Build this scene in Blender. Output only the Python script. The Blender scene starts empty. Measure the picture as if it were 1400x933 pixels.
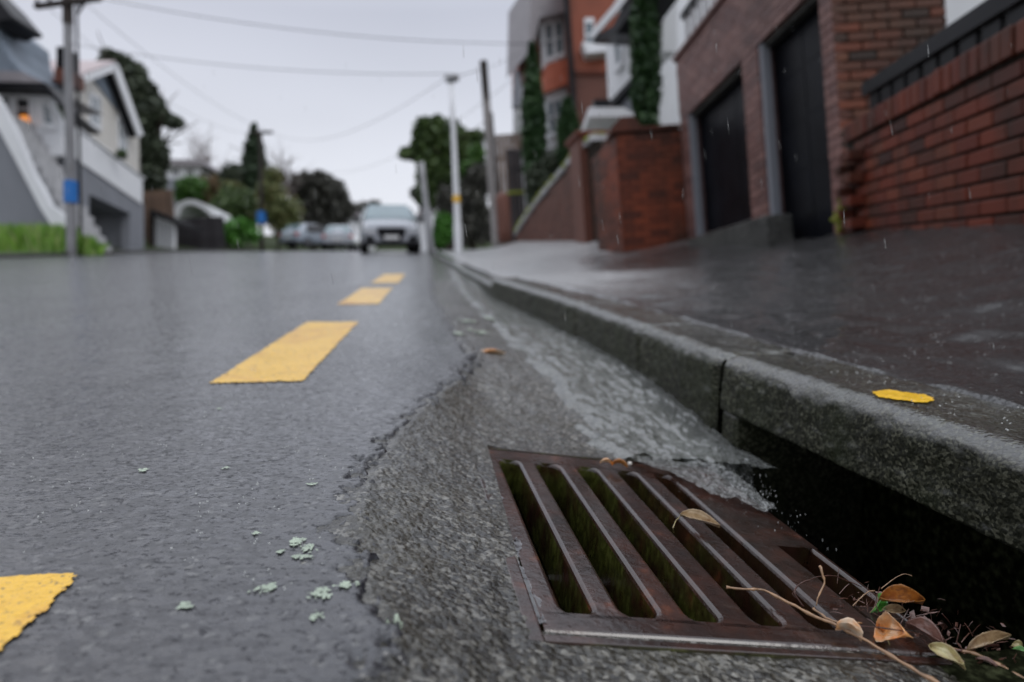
import bpy, bmesh, math, random
import numpy as np
from mathutils import Vector, Matrix
random.seed(7); rng=np.random.default_rng(7)
S=bpy.context.scene; C=S.collection
V3=lambda *a: np.array(a,float)
# ------------------------------------------------------------------ camera
FP=900.0; ROLL=math.radians(4); CR,SR=math.cos(ROLL),math.sin(ROLL); HC=.33
RX=V3(CR,0,-SR); UX=V3(SR,0,CR); FX=V3(0,1,0)
def ray(x,y): return (x-700)/FP*RX+(466.5-y)/FP*UX+FX
def W(x,y,d): return ray(x,y)*d                      # a point d metres in front of the camera
D1=ray(590,332); D1/=np.linalg.norm(D1)
NN=np.cross(RX,D1); NN/=np.linalg.norm(NN); EE=np.cross(D1,NN)
MR=np.array([EE,D1,NN])                              # street frame: u across, v uphill, w above the asphalt
def P(u,v,w): return u*EE+v*D1+(w-HC)*NN
cam=bpy.data.cameras.new('camera'); co=bpy.data.objects.new('camera',cam); C.objects.link(co)
co.matrix_world=Matrix(((RX[0],UX[0],0,0),(RX[1],UX[1],-1,0),(RX[2],UX[2],0,0),(0,0,0,1)))
cam.sensor_width=36; cam.lens=36*FP/1400; cam.clip_start=.02; cam.clip_end=2000
cam.dof.use_dof=True; cam.dof.focus_distance=.86; cam.dof.aperture_fstop=2.25; cam.dof.aperture_blades=9
S.camera=co
# ------------------------------------------------------------------ sky and sun (overcast)
wd=bpy.data.worlds.new('World'); S.world=wd; wd.use_nodes=True
nt=wd.node_tree; nt.nodes.clear()
def wn(t,**k):
    n=nt.nodes.new(t)
    for a,b in k.items(): setattr(n,a,b)
    return n
sky=wn('ShaderNodeTexSky',sky_type='NISHITA',sun_disc=False,sun_elevation=math.radians(48),sun_rotation=math.radians(-60),air_density=1.5,dust_density=4)
bg1=wn('ShaderNodeBackground'); bg1.inputs[1].default_value=.05; nt.links.new(sky.outputs[0],bg1.inputs[0])
tc=wn('ShaderNodeTexCoord'); sp=wn('ShaderNodeSeparateXYZ'); nt.links.new(tc.outputs['Generated'],sp.inputs[0])
rp=wn('ShaderNodeValToRGB'); nt.links.new(sp.outputs[2],rp.inputs[0])
E_=rp.color_ramp.elements
E_[0].position=0; E_[0].color=(.88,.89,.93,1); E_[1].position=1; E_[1].color=(1.38,1.46,1.64,1)
e=rp.color_ramp.elements.new(.25); e.color=(.76,.785,.86,1)
e=rp.color_ramp.elements.new(.45); e.color=(.565,.59,.685,1)
e=rp.color_ramp.elements.new(.72); e.color=(1.08,1.12,1.22,1)
mp=wn('ShaderNodeMapping'); mp.inputs['Scale'].default_value=(1,1,3); nt.links.new(tc.outputs['Generated'],mp.inputs[0])
nz=wn('ShaderNodeTexNoise'); nz.inputs['Scale'].default_value=1.6; nz.inputs['Detail'].default_value=3; nt.links.new(mp.outputs[0],nz.inputs[0])
mr=wn('ShaderNodeMapRange'); mr.inputs[1].default_value=.3; mr.inputs[2].default_value=.7; mr.inputs[3].default_value=.95; mr.inputs[4].default_value=1.05; nt.links.new(nz.outputs[0],mr.inputs[0])
bg2=wn('ShaderNodeBackground'); nt.links.new(rp.outputs[0],bg2.inputs[0]); nt.links.new(mr.outputs[0],bg2.inputs[1])
mx=wn('ShaderNodeMixShader'); mx.inputs[0].default_value=.88; nt.links.new(bg1.outputs[0],mx.inputs[1]); nt.links.new(bg2.outputs[0],mx.inputs[2])
wo=wn('ShaderNodeOutputWorld'); nt.links.new(mx.outputs[0],wo.inputs[0])
sl=bpy.data.lights.new('sun','SUN'); sl.energy=.55; sl.angle=math.radians(20); sl.color=(1,.98,.95)
so=bpy.data.objects.new('sun',sl); C.objects.link(so); so.rotation_euler=(math.radians(42),0,math.radians(60))
S.view_settings.view_transform='Standard'; S.view_settings.look='None'; S.view_settings.exposure=.12; S.view_settings.gamma=1
try: S.cycles.max_bounces=6; S.cycles.transparent_max_bounces=12
except Exception: pass
# ------------------------------------------------------------------ materials
def M_(name): 
    m=bpy.data.materials.new(name); m.use_nodes=True; return m
class NT:
    def __init__(s,m): s.t=m.node_tree; s.b=s.t.nodes['Principled BSDF']; s.o=s.t.nodes['Material Output']; s.c=None
    def n(s,t,ins=None,**k):
        n=s.t.nodes.new(t)
        for a,b in k.items(): setattr(n,a,b)
        for a,b in (ins or {}).items(): s.set(n,a,b)
        return n
    def set(s,n,a,b):
        if hasattr(b,'is_output'): s.t.links.new(b,n.inputs[a])
        else: n.inputs[a].default_value=b
    def co(s,scale=(1,1,1),rot=(0,0,0)):
        if s.c is None: s.c=s.n('ShaderNodeTexCoord')
        m=s.n('ShaderNodeMapping',{0:s.c.outputs['Object'],'Scale':scale,'Rotation':rot}); return m.outputs[0]
    def noise(s,sc,det=3,vec=None,rough=.55,dist=0): return s.n('ShaderNodeTexNoise',{'Vector':vec or s.co(),'Scale':sc,'Detail':det,'Roughness':rough,'Distortion':dist}).outputs[0]
    def vor(s,sc,vec=None,out=0,feature='F1'): return s.n('ShaderNodeTexVoronoi',{'Vector':vec or s.co(),'Scale':sc},feature=feature).outputs[out]
    def ramp(s,f,stops):
        r=s.n('ShaderNodeValToRGB',{0:f}); el=r.color_ramp.elements
        while len(el)<len(stops): el.new(.5)
        for e,(p,c) in zip(el,stops): e.position=p; e.color=tuple(c)+(1,) if len(c)==3 else c
        return r.outputs[0]
    def mr(s,f,a,b,c=0,d=1): return s.n('ShaderNodeMapRange',{0:f,1:a,2:b,3:c,4:d}).outputs[0]
    def mix(s,f,a,b,mode='MIX'):
        n=s.n('ShaderNodeMix',{0:f,6:a,7:b},data_type='RGBA',blend_type=mode); return n.outputs[2]
    def math(s,op,a,b=0): return s.n('ShaderNodeMath',{0:a,1:b},operation=op).outputs[0]
    def bump(s,h,dist,st=1,nrm=None):
        d={'Height':h,'Distance':dist,'Strength':st}
        if nrm: d['Normal']=nrm
        return s.n('ShaderNodeBump',d).outputs[0]
def c4(c): return tuple(c)+(1,) if len(c)==3 else c
def simple(name,col,rough=.5,var=.25,sc=6,metal=0,coat=0,bump=0,bsc=60,island=0,obj=0,vertical=0):
    m=M_(name); t=NT(m); f=t.noise(sc,4,t.co((1,1,.35) if vertical else (1,1,1)))
    a=tuple(x*(1-var) for x in col); b=tuple(min(1,x*(1+var)) for x in col)
    c=t.ramp(f,[(.3,a),(.7,b)])
    if island: 
        r=t.n('ShaderNodeNewGeometry').outputs['Random Per Island']
        c=t.mix(1.,c,t.ramp(r,[(0,(1-island,)*3),(1,(1+island,)*3)]),'MULTIPLY')
    if obj:
        r=t.n('ShaderNodeObjectInfo').outputs['Random']
        c=t.mix(1.,c,t.ramp(r,[(0,(1-obj,)*3),(1,(1+obj,)*3)]),'MULTIPLY')
    t.set(t.b,'Base Color',c); t.b.inputs['Roughness'].default_value=rough; t.b.inputs['Metallic'].default_value=metal
    t.b.inputs['Specular IOR Level'].default_value=.5 if max(col)>.1 else .12
    if coat: t.b.inputs['Coat Weight'].default_value=coat; t.b.inputs['Coat Roughness'].default_value=.08
    if bump: t.set(t.b,'Normal',t.bump(t.noise(bsc,4),bump))
    return m
def mk_asphalt(name,lo,hi,film=1.0,chip=150,chipd=.0008,streak=1,coatr=.30,ior=1.66,spec=.35,w2k=1.0,tipd=.57,bumpk=1):
    m=M_(name); t=NT(m)
    big=t.noise(1.1,4,t.co((1,.45,1))); fine=t.noise(330,2); mid=t.noise(38,3)
    c=t.mix(t.mr(fine,.35,.7),c4(lo),c4(hi))
    c=t.mix(t.mr(big,.35,.7,0,.5),c,c4(tuple(x*.6 for x in lo)))
    ch=t.vor(chip,out=1); sepc=t.n('ShaderNodeSeparateColor',{0:ch}).outputs[0]
    c=t.mix(t.mr(sepc,.93,.99,0,.35),c,(.20,.20,.19,1))
    t.set(t.b,'Base Color',c); t.b.inputs['Roughness'].default_value=.36; t.b.inputs['IOR'].default_value=1.5
    hv=t.math('MULTIPLY',t.vor(chip),1.0); h=t.math('ADD',t.math('MULTIPLY',hv,-1),t.math('MULTIPLY',fine,.5))
    nb=t.bump(h,chipd)
    nb=t.bump(mid,.0015,.7,nb); t.set(t.b,'Normal',nb)
    t.b.inputs['Coat IOR'].default_value=ior; t.b.inputs['Specular IOR Level'].default_value=spec
    tips=t.noise(150,3,t.co((.6,1,1)),.7); patch=t.mr(t.noise(2.2,4,t.co((1,.4,1))),.35,.65,.05,-.04)
    bare=t.mr(t.math('ADD',tips,patch),tipd,tipd+.07,0,1)
    t.set(t.b,'Coat Weight',t.mr(bare,0,1,film,film*.12))
    cr=t.math('MULTIPLY',t.mr(t.noise(1.7,5,t.co((1,.6,1))),.38,.6,.85,1.3),t.mr(t.noise(85,3,t.co((.55,1,1)),.7),.44,.55,coatr*.3,coatr*1.6)); t.set(t.b,'Coat Roughness',cr)
    w1=t.noise(140,3,t.co((.55,1,1))); w2=t.noise(16,3,t.co((.6,1,1)))
    hh=t.math('ADD',t.math('ADD',w1,t.math('MULTIPLY',w2,w2k)),t.math('MULTIPLY',bare,1.8))
    cn=t.bump(hh,.0007*streak); cn=t.bump(fine,.0001,.7,cn); t.set(t.b,'Coat Normal',cn)
    return m
def zone_path(m):
    """worn pale concrete strip behind the kerb and farther up the street, dark asphalt elsewhere"""
    t=NT(m); ob=t.co(); dot=lambda v: t.n('ShaderNodeVectorMath',{0:ob,1:tuple(v)},operation='DOT_PRODUCT').outputs['Value']
    u=dot(EE); v=dot(D1); wob=t.math('MULTIPLY',t.math('SUBTRACT',t.noise(1.3,4),.5),1.2)
    a=t.mr(t.math('SUBTRACT',t.math('ADD',u,wob),t.math('MULTIPLY',v,.16)),.45,1.0,1,0); b=t.mr(t.math('ADD',v,t.math('MULTIPLY',wob,2.5)),2.2,4.2,0,1)
    far=t.mr(t.math('ADD',v,t.math('MULTIPLY',wob,2.5)),7.5,10,0,1); z=t.math('MAXIMUM',t.math('MULTIPLY',a,b),far)
    for nm,val in (('Coat Roughness',.34),('Roughness',.45),('Coat IOR',1.58)):
        l=t.b.inputs[nm].links; src=l[0].from_socket if l else None
        if src is None: src=t.mr(z,0,1,t.b.inputs[nm].default_value,val)
        else: src=t.math('ADD',t.math('MULTIPLY',src,t.mr(z,0,1,1,0)),t.math('MULTIPLY',z,val))
        t.set(t.b,nm,src)
    cs=t.b.inputs['Base Color'].links[0].from_socket
    t.set(t.b,'Base Color',t.mix(z,cs,t.ramp(t.noise(30,4),[(.3,(.26,.26,.26)),(.7,(.38,.38,.38))])))
MAT={}
MAT['asphalt']=mk_asphalt('wet_asphalt',(.006,.006,.009),(.032,.033,.04))
MAT['path']=mk_asphalt('wet_footpath',(.012,.012,.012),(.034,.032,.031),chip=220,chipd=.0008,streak=.6,coatr=.05,ior=1.42,spec=.3,w2k=.5,tipd=.52)
zone_path(MAT['path'])
def mk_concrete(name,pal,chip,chipd,rough=.3,coat=.8,moss=None,cr=.12,mossamt=.5,film=.002,cior=1.62):
    m=M_(name); t=NT(m)
    v=t.vor(chip,out=1); g=t.n('ShaderNodeSeparateColor',{0:v}).outputs[0]
    g2=t.noise(chip*.45,4); k=t.math('ADD',t.math('MULTIPLY',g,.6),t.math('MULTIPLY',g2,.45))
    c=t.ramp(k,[(.25,pal[0]),(.45,pal[1]),(.62,pal[2]),(.82,pal[3])])
    c=t.mix(t.mr(t.noise(3.2,5),.38,.68,0,.6),c,c4(pal[0]))
    if moss is not None: c=t.mix(t.mr(t.noise(9,6,t.co((1,1,.5))),.42,.68,0,mossamt),c,c4(moss))
    t.set(t.b,'Base Color',c); t.b.inputs['Roughness'].default_value=rough
    h=t.math('ADD',t.math('MULTIPLY',t.vor(chip*.8),-1),t.noise(chip*1.3,3)); nb=t.bump(h,chipd); nb=t.bump(t.noise(28,4),.003,.8,nb)
    t.set(t.b,'Normal',nb)
    geo=t.n('ShaderNodeNewGeometry'); dn=t.n('ShaderNodeVectorMath',{0:geo.outputs['Normal'],1:tuple(NN)},operation='DOT_PRODUCT').outputs['Value']
    t.set(t.b,'Coat Weight',t.mr(dn,.15,.6,coat*.15,coat)); t.set(t.b,'Roughness',t.mr(dn,.1,.6,.75,rough)); t.set(t.b,'Specular IOR Level',t.mr(dn,.1,.6,.2,.5))
    t.b.inputs['Coat IOR'].default_value=cior; t.b.inputs['Coat Roughness'].default_value=cr
    t.set(t.b,'Coat Normal',t.bump(t.math('ADD',t.noise(160,3,t.co((.6,1,1))),t.math('MULTIPLY',t.vor(chip*.8),-.6)),film))
    return m
MAT['channel']=mk_concrete('gutter_concrete',[(.005,.0045,.003),(.016,.0145,.009),(.048,.044,.033),(.24,.23,.20)],170,.002,.4,1.0,(.03,.025,.010),.045,.6,.0022,1.36)
MAT['kerb']=mk_concrete('kerb_concrete',[(.005,.006,.002),(.011,.012,.006),(.030,.031,.018),(.12,.12,.085)],210,.0016,.35,1.0,(.018,.024,.008),.05,.6,.0013)
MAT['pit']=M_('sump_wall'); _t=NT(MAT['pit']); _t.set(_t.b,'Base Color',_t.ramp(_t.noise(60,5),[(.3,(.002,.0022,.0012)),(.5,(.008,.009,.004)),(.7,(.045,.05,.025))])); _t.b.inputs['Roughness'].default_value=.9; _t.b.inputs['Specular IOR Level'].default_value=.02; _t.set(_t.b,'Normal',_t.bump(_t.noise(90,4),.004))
MAT['darkconc']=mk_concrete('dark_concrete',[(.03,.03,.028),(.05,.05,.047),(.08,.08,.075),(.12,.12,.11)],60,.001,.4,.6)
def mk_iron():
    m=M_('wet_cast_iron'); t=NT(m)
    c=t.ramp(t.noise(24,6),[(.3,(.012,.0052,.0034)),(.5,(.024,.009,.0055)),(.64,(.042,.014,.008)),(.78,(.14,.042,.017))])
    geo=t.n('ShaderNodeNewGeometry'); 
    dn=t.n('ShaderNodeVectorMath',{0:geo.outputs['Normal'],1:tuple(NN)},operation='DOT_PRODUCT').outputs['Value']
    side=t.mr(dn,.15,.5,1,0)
    ob=t.co(); sepd=t.n('ShaderNodeSeparateXYZ',{0:ob}).outputs[2]
    moss=t.ramp(t.noise(95,5,t.co((1,1,.7))),[(.3,(.015,.016,.004)),(.52,(.048,.052,.010)),(.75,(.11,.12,.03))])
    left=t.n('ShaderNodeVectorMath',{0:ob,1:tuple(EE)},operation='DOT_PRODUCT').outputs['Value']
    amt=t.math('MULTIPLY',side,t.math('MULTIPLY',t.mr(t.noise(14,4),.36,.58),t.mr(left,.30,.42,1,.12)))
    c=t.mix(amt,c,moss)
    t.set(t.b,'Base Color',c); t.set(t.b,'Roughness',t.mr(t.noise(35,4),.3,.7,.22,.45)); t.b.inputs['Metallic'].default_value=0
    t.set(t.b,'Normal',t.bump(t.noise(420,3),.0006,1,t.bump(t.noise(60,4),.0018)))
    t.b.inputs['Coat Weight'].default_value=1; t.b.inputs['Coat IOR'].default_value=1.55; t.b.inputs['Coat Roughness'].default_value=.06; t.b.inputs['Specular IOR Level'].default_value=.25
    t.set(t.b,'Coat Normal',t.bump(t.noise(90,3),.0005,1,t.bump(t.noise(500,2),.00012)))
    return m
MAT['iron']=mk_iron()
def mk_paint(name,col,worn,amt):
    m=M_(name); t=NT(m)
    c=t.mix(t.mr(t.noise(9,6,dist=1),.55,.7,0,.5),c4(col),c4(worn))
    c=t.mix(t.mr(t.noise(160,3),.58,.70,0,amt),c,(.07,.055,.03,1)); c=t.mix(t.mr(t.noise(5,5,dist=.8),.5,.68,0,amt*.9),c,(.60,.26,.03,1))
    t.set(t.b,'Base Color',c); t.b.inputs['Roughness'].default_value=.35
    t.set(t.b,'Normal',t.bump(t.vor(150),.0014,1,t.bump(t.noise(200,3),.0012)))
    t.b.inputs['Coat Weight'].default_value=.5; t.b.inputs['Coat IOR'].default_value=1.33; t.b.inputs['Coat Roughness'].default_value=.16
    t.set(t.b,'Coat Normal',t.bump(t.noise(70,3,t.co((.6,1,1))),.0015)); return m
MAT['yellow']=mk_paint('yellow_road_paint',(.86,.50,.03),(.60,.30,.03),.8)
MAT['yellow_dot']=mk_paint('yellow_survey_paint',(.86,.50,.01),(.7,.38,.01),.1)
def mk_water(name,foam_glint=0,rough=.02,rs=140,rd=.002,tint=(1,1,1),fs=46,ior=1.33,sheen_mix=0):
    m=M_(name); t=NT(m); t.t.nodes.remove(t.b)
    n1=t.bump(t.math('ADD',t.noise(rs,3),t.math('MULTIPLY',t.noise(rs*.3,3),2)),rd)
    fr=t.n('ShaderNodeFresnel',{'IOR':ior,'Normal':n1}).outputs[0]
    tr=t.n('ShaderNodeBsdfTransparent',{0:c4(tint)}).outputs[0]
    gl=t.n('ShaderNodeBsdfGlossy',{'Color':(1,1,1,1),'Roughness':rough,'Normal':n1}).outputs[0]
    mxs=t.n('ShaderNodeMixShader',{0:fr,1:tr,2:gl}).outputs[0]
    if sheen_mix:  # pale diffuse mixed in to stand in for bright sheen on clear water
        tr=t.n('ShaderNodeMixShader',{0:sheen_mix,1:tr,2:t.n('ShaderNodeBsdfDiffuse',{0:(.30,.31,.28,1)}).outputs[0]}).outputs[0]; mxs=t.n('ShaderNodeMixShader',{0:fr,1:tr,2:gl}).outputs[0]
    if foam_glint:
        df=t.n('ShaderNodeBsdfDiffuse',{0:(.72,.74,.72,1),'Normal':n1}).outputs[0]
        f=t.mr(t.noise(fs,5,t.co((1,.5,1)),.7,1.5),.42,.68,0,foam_glint)  # white specks: foam on the spill, painted glints on the gutter water
        mxs=t.n('ShaderNodeMixShader',{0:f,1:mxs,2:df}).outputs[0]
    t.t.links.new(mxs,t.o.inputs[0]); return m
MAT['water']=mk_water('gutter_water',.26,.025,70,.0016,(.85,.88,.84),fs=120,ior=1.75,sheen_mix=.16)
MAT['film']=mk_water('clear_water_film',.0,.06,90,.0006,ior=2.2)
MAT['spray']=mk_water('rain_splash',.9,.02,200,.0005,fs=400)
MAT['drop']=mk_water('water_drops',.35,.02,120,.0008,fs=130)
def mk_brick(name,cols,rough=.45,obj=True,dirt=.6,mottle=7):
    m=M_(name); t=NT(m)
    r=t.n('ShaderNodeObjectInfo').outputs['Random'] if obj else t.n('ShaderNodeNewGeometry').outputs['Random Per Island']
    k=len(cols); c=t.ramp(r,[(i/(k-1),cc) for i,cc in enumerate(cols)])
    c=t.mix(t.mr(t.noise(90,4),.4,.7,0,.35),c,c4(tuple(x*.5 for x in cols[0])))
    if not obj or dirt:
        g=t.n('ShaderNodeNewGeometry').outputs['Position']
        mm=t.n('ShaderNodeMapping',{0:g,'Scale':(1,1,.5)}).outputs[0]
        c=t.mix(t.mr(t.noise(mottle*.25,5,mm),.45,.68,0,dirt),c,(.022,.02,.015,1))
    t.set(t.b,'Base Color',c); t.b.inputs['Roughness'].default_value=rough
    t.set(t.b,'Normal',t.bump(t.noise(140,4),.002)); t.b.inputs['Specular IOR Level'].default_value=.25
    return m
MAT['brick']=mk_brick('wet_red_brick',[(.13,.027,.014),(.18,.036,.017),(.10,.020,.012),(.20,.05,.024),(.045,.016,.012)],dirt=.75,mottle=11)
MAT['brick_dark']=mk_brick('stained_brick',[(.13,.034,.018),(.19,.05,.022),(.08,.026,.016),(.16,.06,.03),(.02,.014,.011)],dirt=.85)
MAT['brick_joined']=mk_brick('old_red_brick',[(.18,.042,.02),(.27,.062,.027),(.09,.026,.016),(.21,.048,.022)],obj=False,dirt=.65)
MAT['brick_sloped']=mk_brick('brown_wall_brick',[(.13,.055,.038),(.17,.07,.05),(.10,.042,.032)],obj=False,dirt=.25)
MAT['pinkstone']=mk_brick('mottled_pink_brick',[(.22,.115,.10),(.18,.09,.08),(.26,.14,.12),(.14,.075,.07),(.29,.16,.14)],obj=False,dirt=.3)
MAT['orangebrick']=mk_brick('orange_house_brick',[(.24,.07,.04),(.30,.09,.05),(.2,.06,.04)],obj=False,dirt=.2)
MAT['mortar']=simple('mortar',(.026,.021,.017),.8,.4,20,bump=.003)
MAT['mortar_pink']=simple('pink_mortar',(.15,.09,.09),.7,.3,20,bump=.003)
MAT['white']=simple('white_paint',(.74,.75,.77),.4,.06,3,vertical=1)
MAT['cream']=simple('cream_weatherboard',(.72,.69,.64),.5,.08,3,vertical=1)
MAT['grey']=simple('grey_render',(.20,.21,.235),.6,.12,1.2,vertical=1)
MAT['bluegrey']=simple('blue_grey_gable',(.19,.23,.28),.6,.1,2)
MAT['dark']=simple('dark_paint',(.018,.018,.02),.4,.3,5)
MAT['black']=simple('black_trim',(.008,.008,.010),.35,.3,5)
MAT['door']=simple('dark_garage_door',(.006,.0065,.009),.38,.4,3)
MAT['roofgrey']=simple('grey_roof',(.24,.22,.23),.35,.12,3)
MAT['roofpink']=simple('faded_red_roof',(.42,.33,.33),.4,.15,4)
MAT['roofred']=simple('red_tile_roof',(.50,.15,.09),.5,.2,8,island=.2)
MAT['concretepole']=simple('weathered_pole',(.42,.42,.43),.5,.25,6,vertical=1)
MAT['greypole']=simple('dark_grey_pole',(.20,.20,.21),.5,.25,6,vertical=1)
MAT['timberpole']=simple('weathered_timber',(.27,.25,.24),.6,.25,8,vertical=1)
MAT['darktimber']=simple('dark_timber',(.04,.033,.03),.6,.3,9,vertical=1)
MAT['browntimber']=simple('brown_timber_board',(.14,.085,.055),.6,.3,9,vertical=1,obj=.25)
MAT['fencedark']=simple('dark_fence_board',(.045,.042,.045),.6,.3,9,vertical=1,obj=.25)
MAT['blue']=simple('blue_band',(.006,.14,.46),.5,.1,20)
MAT['wire']=simple('black_cable',(.03,.03,.035),.5,.1,5)
MAT['glass']=simple('window_glass',(.10,.14,.16),.06,.2,2,coat=1)
MAT['glassdark']=simple('dark_window_glass',(.03,.03,.03),.08,.3,2,coat=1)
MAT['carwhite']=simple('silver_white_car_paint',(.38,.40,.44),.25,.03,2,coat=1)
MAT['carblue']=simple('pale_blue_car_paint',(.36,.41,.47),.25,.05,2,coat=1)
MAT['carglass']=simple('car_glass',(.16,.23,.25),.05,.1,2,coat=1)
MAT['rubber']=simple('black_rubber',(.012,.012,.013),.7,.2,20)
MAT['rim']=simple('alloy_rim',(.35,.35,.36),.3,.1,10,metal=.8)
MAT['lampglass']=simple('clear_lamp_lens',(.55,.57,.6),.1,.1,10,coat=1)
MAT['redlens']=simple('red_tail_lens',(.4,.02,.02),.2,.1,10,coat=1)
MAT['plate']=simple('white_plate',(.7,.7,.7),.4,.05,10)
MAT['bark']=simple('dark_bark',(.05,.04,.032),.8,.4,12,bump=.01,bsc=20)
MAT['barepale']=simple('pale_bare_twigs',(.16,.13,.12),.8,.3,12)
MAT['mossgreen']=simple('yellow_green_moss',(.22,.25,.03),.9,.4,20,bump=.01,bsc=60)
MAT['soil']=simple('dark_bank_soil',(.05,.042,.03),.8,.4,3,bump=.02,bsc=10)
MAT['terrain']=simple('grassy_ground',(.04,.055,.022),.85,.4,2,bump=.03,bsc=9)
MAT['lichen']=simple('pale_green_lichen',(.40,.47,.37),.5,.25,120,bump=.002,bsc=400)
MAT['pebble']=simple('white_pebble',(.7,.66,.6),.3,.15,200)
MAT['twig']=simple('wet_brown_twig',(.30,.17,.085),.3,.35,90,coat=.6)
MAT['twigdark']=simple('dark_red_twig',(.07,.03,.022),.3,.35,90,coat=.6)
def leafmat(name,a,b,c,sc=60):
    m=M_(name); t=NT(m)
    k=t.ramp(t.noise(sc,5,dist=.6),[(.35,a),(.5,b),(.65,c)])
    t.set(t.b,'Base Color',k); t.b.inputs['Roughness'].default_value=.28; t.b.inputs['Coat Weight'].default_value=.5; t.b.inputs['Coat Roughness'].default_value=.1
    t.set(t.b,'Normal',t.bump(t.noise(300,3),.0008)); return m
MAT['leaf_tan']=leafmat('tan_leaf',(.30,.20,.10),(.42,.31,.18),(.24,.14,.07))
MAT['leaf_orange']=leafmat('orange_leaf',(.70,.19,.01),(.66,.33,.13),(.62,.48,.34),38)
MAT['leaf_brown']=leafmat('brown_leaf',(.30,.10,.02),(.40,.16,.03),(.14,.05,.02))
MAT['leaf_pale']=leafmat('pale_yellow_leaf',(.46,.42,.22),(.38,.32,.14),(.28,.2,.1))
MAT['leaf_green']=leafmat('green_leaf',(.05,.22,.03),(.09,.30,.04),(.04,.12,.02))
MAT['leaf_dark']=leafmat('decayed_leaf',(.10,.045,.03),(.17,.08,.06),(.05,.03,.02))
def folmat(name,lo,hi,hue=None):
    m=M_(name); t=NT(m); r=t.n('ShaderNodeNewGeometry').outputs['Random Per Island']
    st=[(0,lo),(.75,hi)]
    if hue: st.append((1,hue))
    c=t.ramp(r,st); c=t.mix(t.mr(t.noise(.9,3),.4,.65,0,.45),c,c4(lo))
    t.set(t.b,'Base Color',c); t.b.inputs['Roughness'].default_value=.5
    return m
FOL={'dark':folmat('dark_foliage',(.035,.05,.03),(.075,.095,.055)),  # lightened to stand in for rain haze over far trees
 'conifer':folmat('conifer_foliage',(.022,.042,.02),(.05,.085,.04)),
 'olive':folmat('olive_foliage',(.08,.10,.03),(.18,.21,.07),(.26,.2,.07)),
 'rust':folmat('rusty_foliage',(.08,.07,.03),(.19,.12,.05),(.25,.12,.06)),
 'green':folmat('green_foliage',(.04,.11,.02),(.11,.24,.04)),
 'lime':folmat('bright_green_foliage',(.06,.19,.02),(.11,.33,.04)),
 'brown':folmat('brown_grey_foliage',(.05,.05,.042),(.10,.10,.08)),  # rain haze put into the colour by raising its tone
 'mid':folmat('mid_green_foliage',(.04,.08,.02),(.11,.17,.045)),
 'grass':folmat('tall_grass',(.08,.20,.015),(.20,.38,.04),(.40,.38,.2)),
 'cypress':folmat('cypress_foliage',(.018,.05,.016),(.045,.10,.03))}
# ------------------------------------------------------------------ object helpers
def tag(o,label=None,cat=None,group=None,kind=None):
    if label: o['label']=label
    if cat: o['category']=cat
    if group: o['group']=group
    if kind: o['kind']=kind
    return o
def adopt(o,parent):
    if parent is not None:
        o.parent=parent; o.matrix_parent_inverse=Matrix.Translation(parent.location).inverted()
def empty(name,loc,label,cat,group=None,kind=None):
    o=bpy.data.objects.new(name,None); o.empty_display_size=.1; C.objects.link(o); o.location=Vector(loc)
    return tag(o,label,cat,group,kind)
class MB:
    def __init__(s): s.v=[]; s.f=[]
    def add(s,vs,fs):
        n=len(s.v); s.v.extend([tuple(map(float,x)) for x in vs]); s.f.extend([tuple(i+n for i in f) for f in fs]); return s
    def box(s,F,a0,a1,b0,b1,c0,c1,bev=0):
        vs=[F.p(a,b,c) for c in (c0,c1) for a,b in ((a0,b0),(a1,b0),(a1,b1),(a0,b1))]
        return s.add(vs,[(0,3,2,1),(4,5,6,7),(0,1,5,4),(1,2,6,5),(2,3,7,6),(3,0,4,7)])
    def prism(s,F,pts,b0,b1):            # outline in (a,c), thickness along b
        n=len(pts); vs=[F.p(a,b0,c) for a,c in pts]+[F.p(a,b1,c) for a,c in pts]
        return s.add(vs,[tuple(range(n)),tuple(range(2*n-1,n-1,-1))]+[(i,i+n,(i+1)%n+n,(i+1)%n) for i in range(n)])
    def tube(s,pts,rad,n=8,cap=True):
        pts=[np.array(p,float) for p in pts]; k=len(pts)
        if np.isscalar(rad): rad=[rad]*k
        vs=[];up=V3(.3,.2,1)
        for i,p in enumerate(pts):
            t=pts[min(i+1,k-1)]-pts[max(i-1,0)]; t=t/(np.linalg.norm(t)+1e-12)
            if abs(t@up)/np.linalg.norm(up)>.97: up=V3(1,.1,0)
            x=np.cross(up,t); x/=np.linalg.norm(x); y=np.cross(t,x); up=y
            for j in range(n):
                a=2*math.pi*j/n; vs.append(p+rad[i]*(math.cos(a)*x+math.sin(a)*y))
        fs=[(i*n+j,i*n+(j+1)%n,(i+1)*n+(j+1)%n,(i+1)*n+j) for i in range(k-1) for j in range(n)]
        if cap: fs+=[tuple(range(n-1,-1,-1)),tuple(range((k-1)*n,k*n))]
        return s.add(vs,fs)
    def build(s,name,mat,parent=None,smooth=False,bevel=0,seg=1,sub=0):
        me=bpy.data.meshes.new(name); me.from_pydata(s.v,[],s.f); me.update()
        bm=bmesh.new(); bm.from_mesh(me); bmesh.ops.recalc_face_normals(bm,faces=bm.faces)
        if bevel: bmesh.ops.bevel(bm,geom=list(bm.edges),offset=bevel,segments=seg,affect='EDGES',profile=.6)
        if sub: bmesh.ops.subdivide_edges(bm,edges=bm.edges,cuts=sub,use_grid_fill=True)
        bm.to_mesh(me); bm.free()
        if smooth: me.polygons.foreach_set('use_smooth',[True]*len(me.polygons))
        me.materials.append(mat); o=bpy.data.objects.new(name,me); C.objects.link(o); adopt(o,parent); return o
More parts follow.
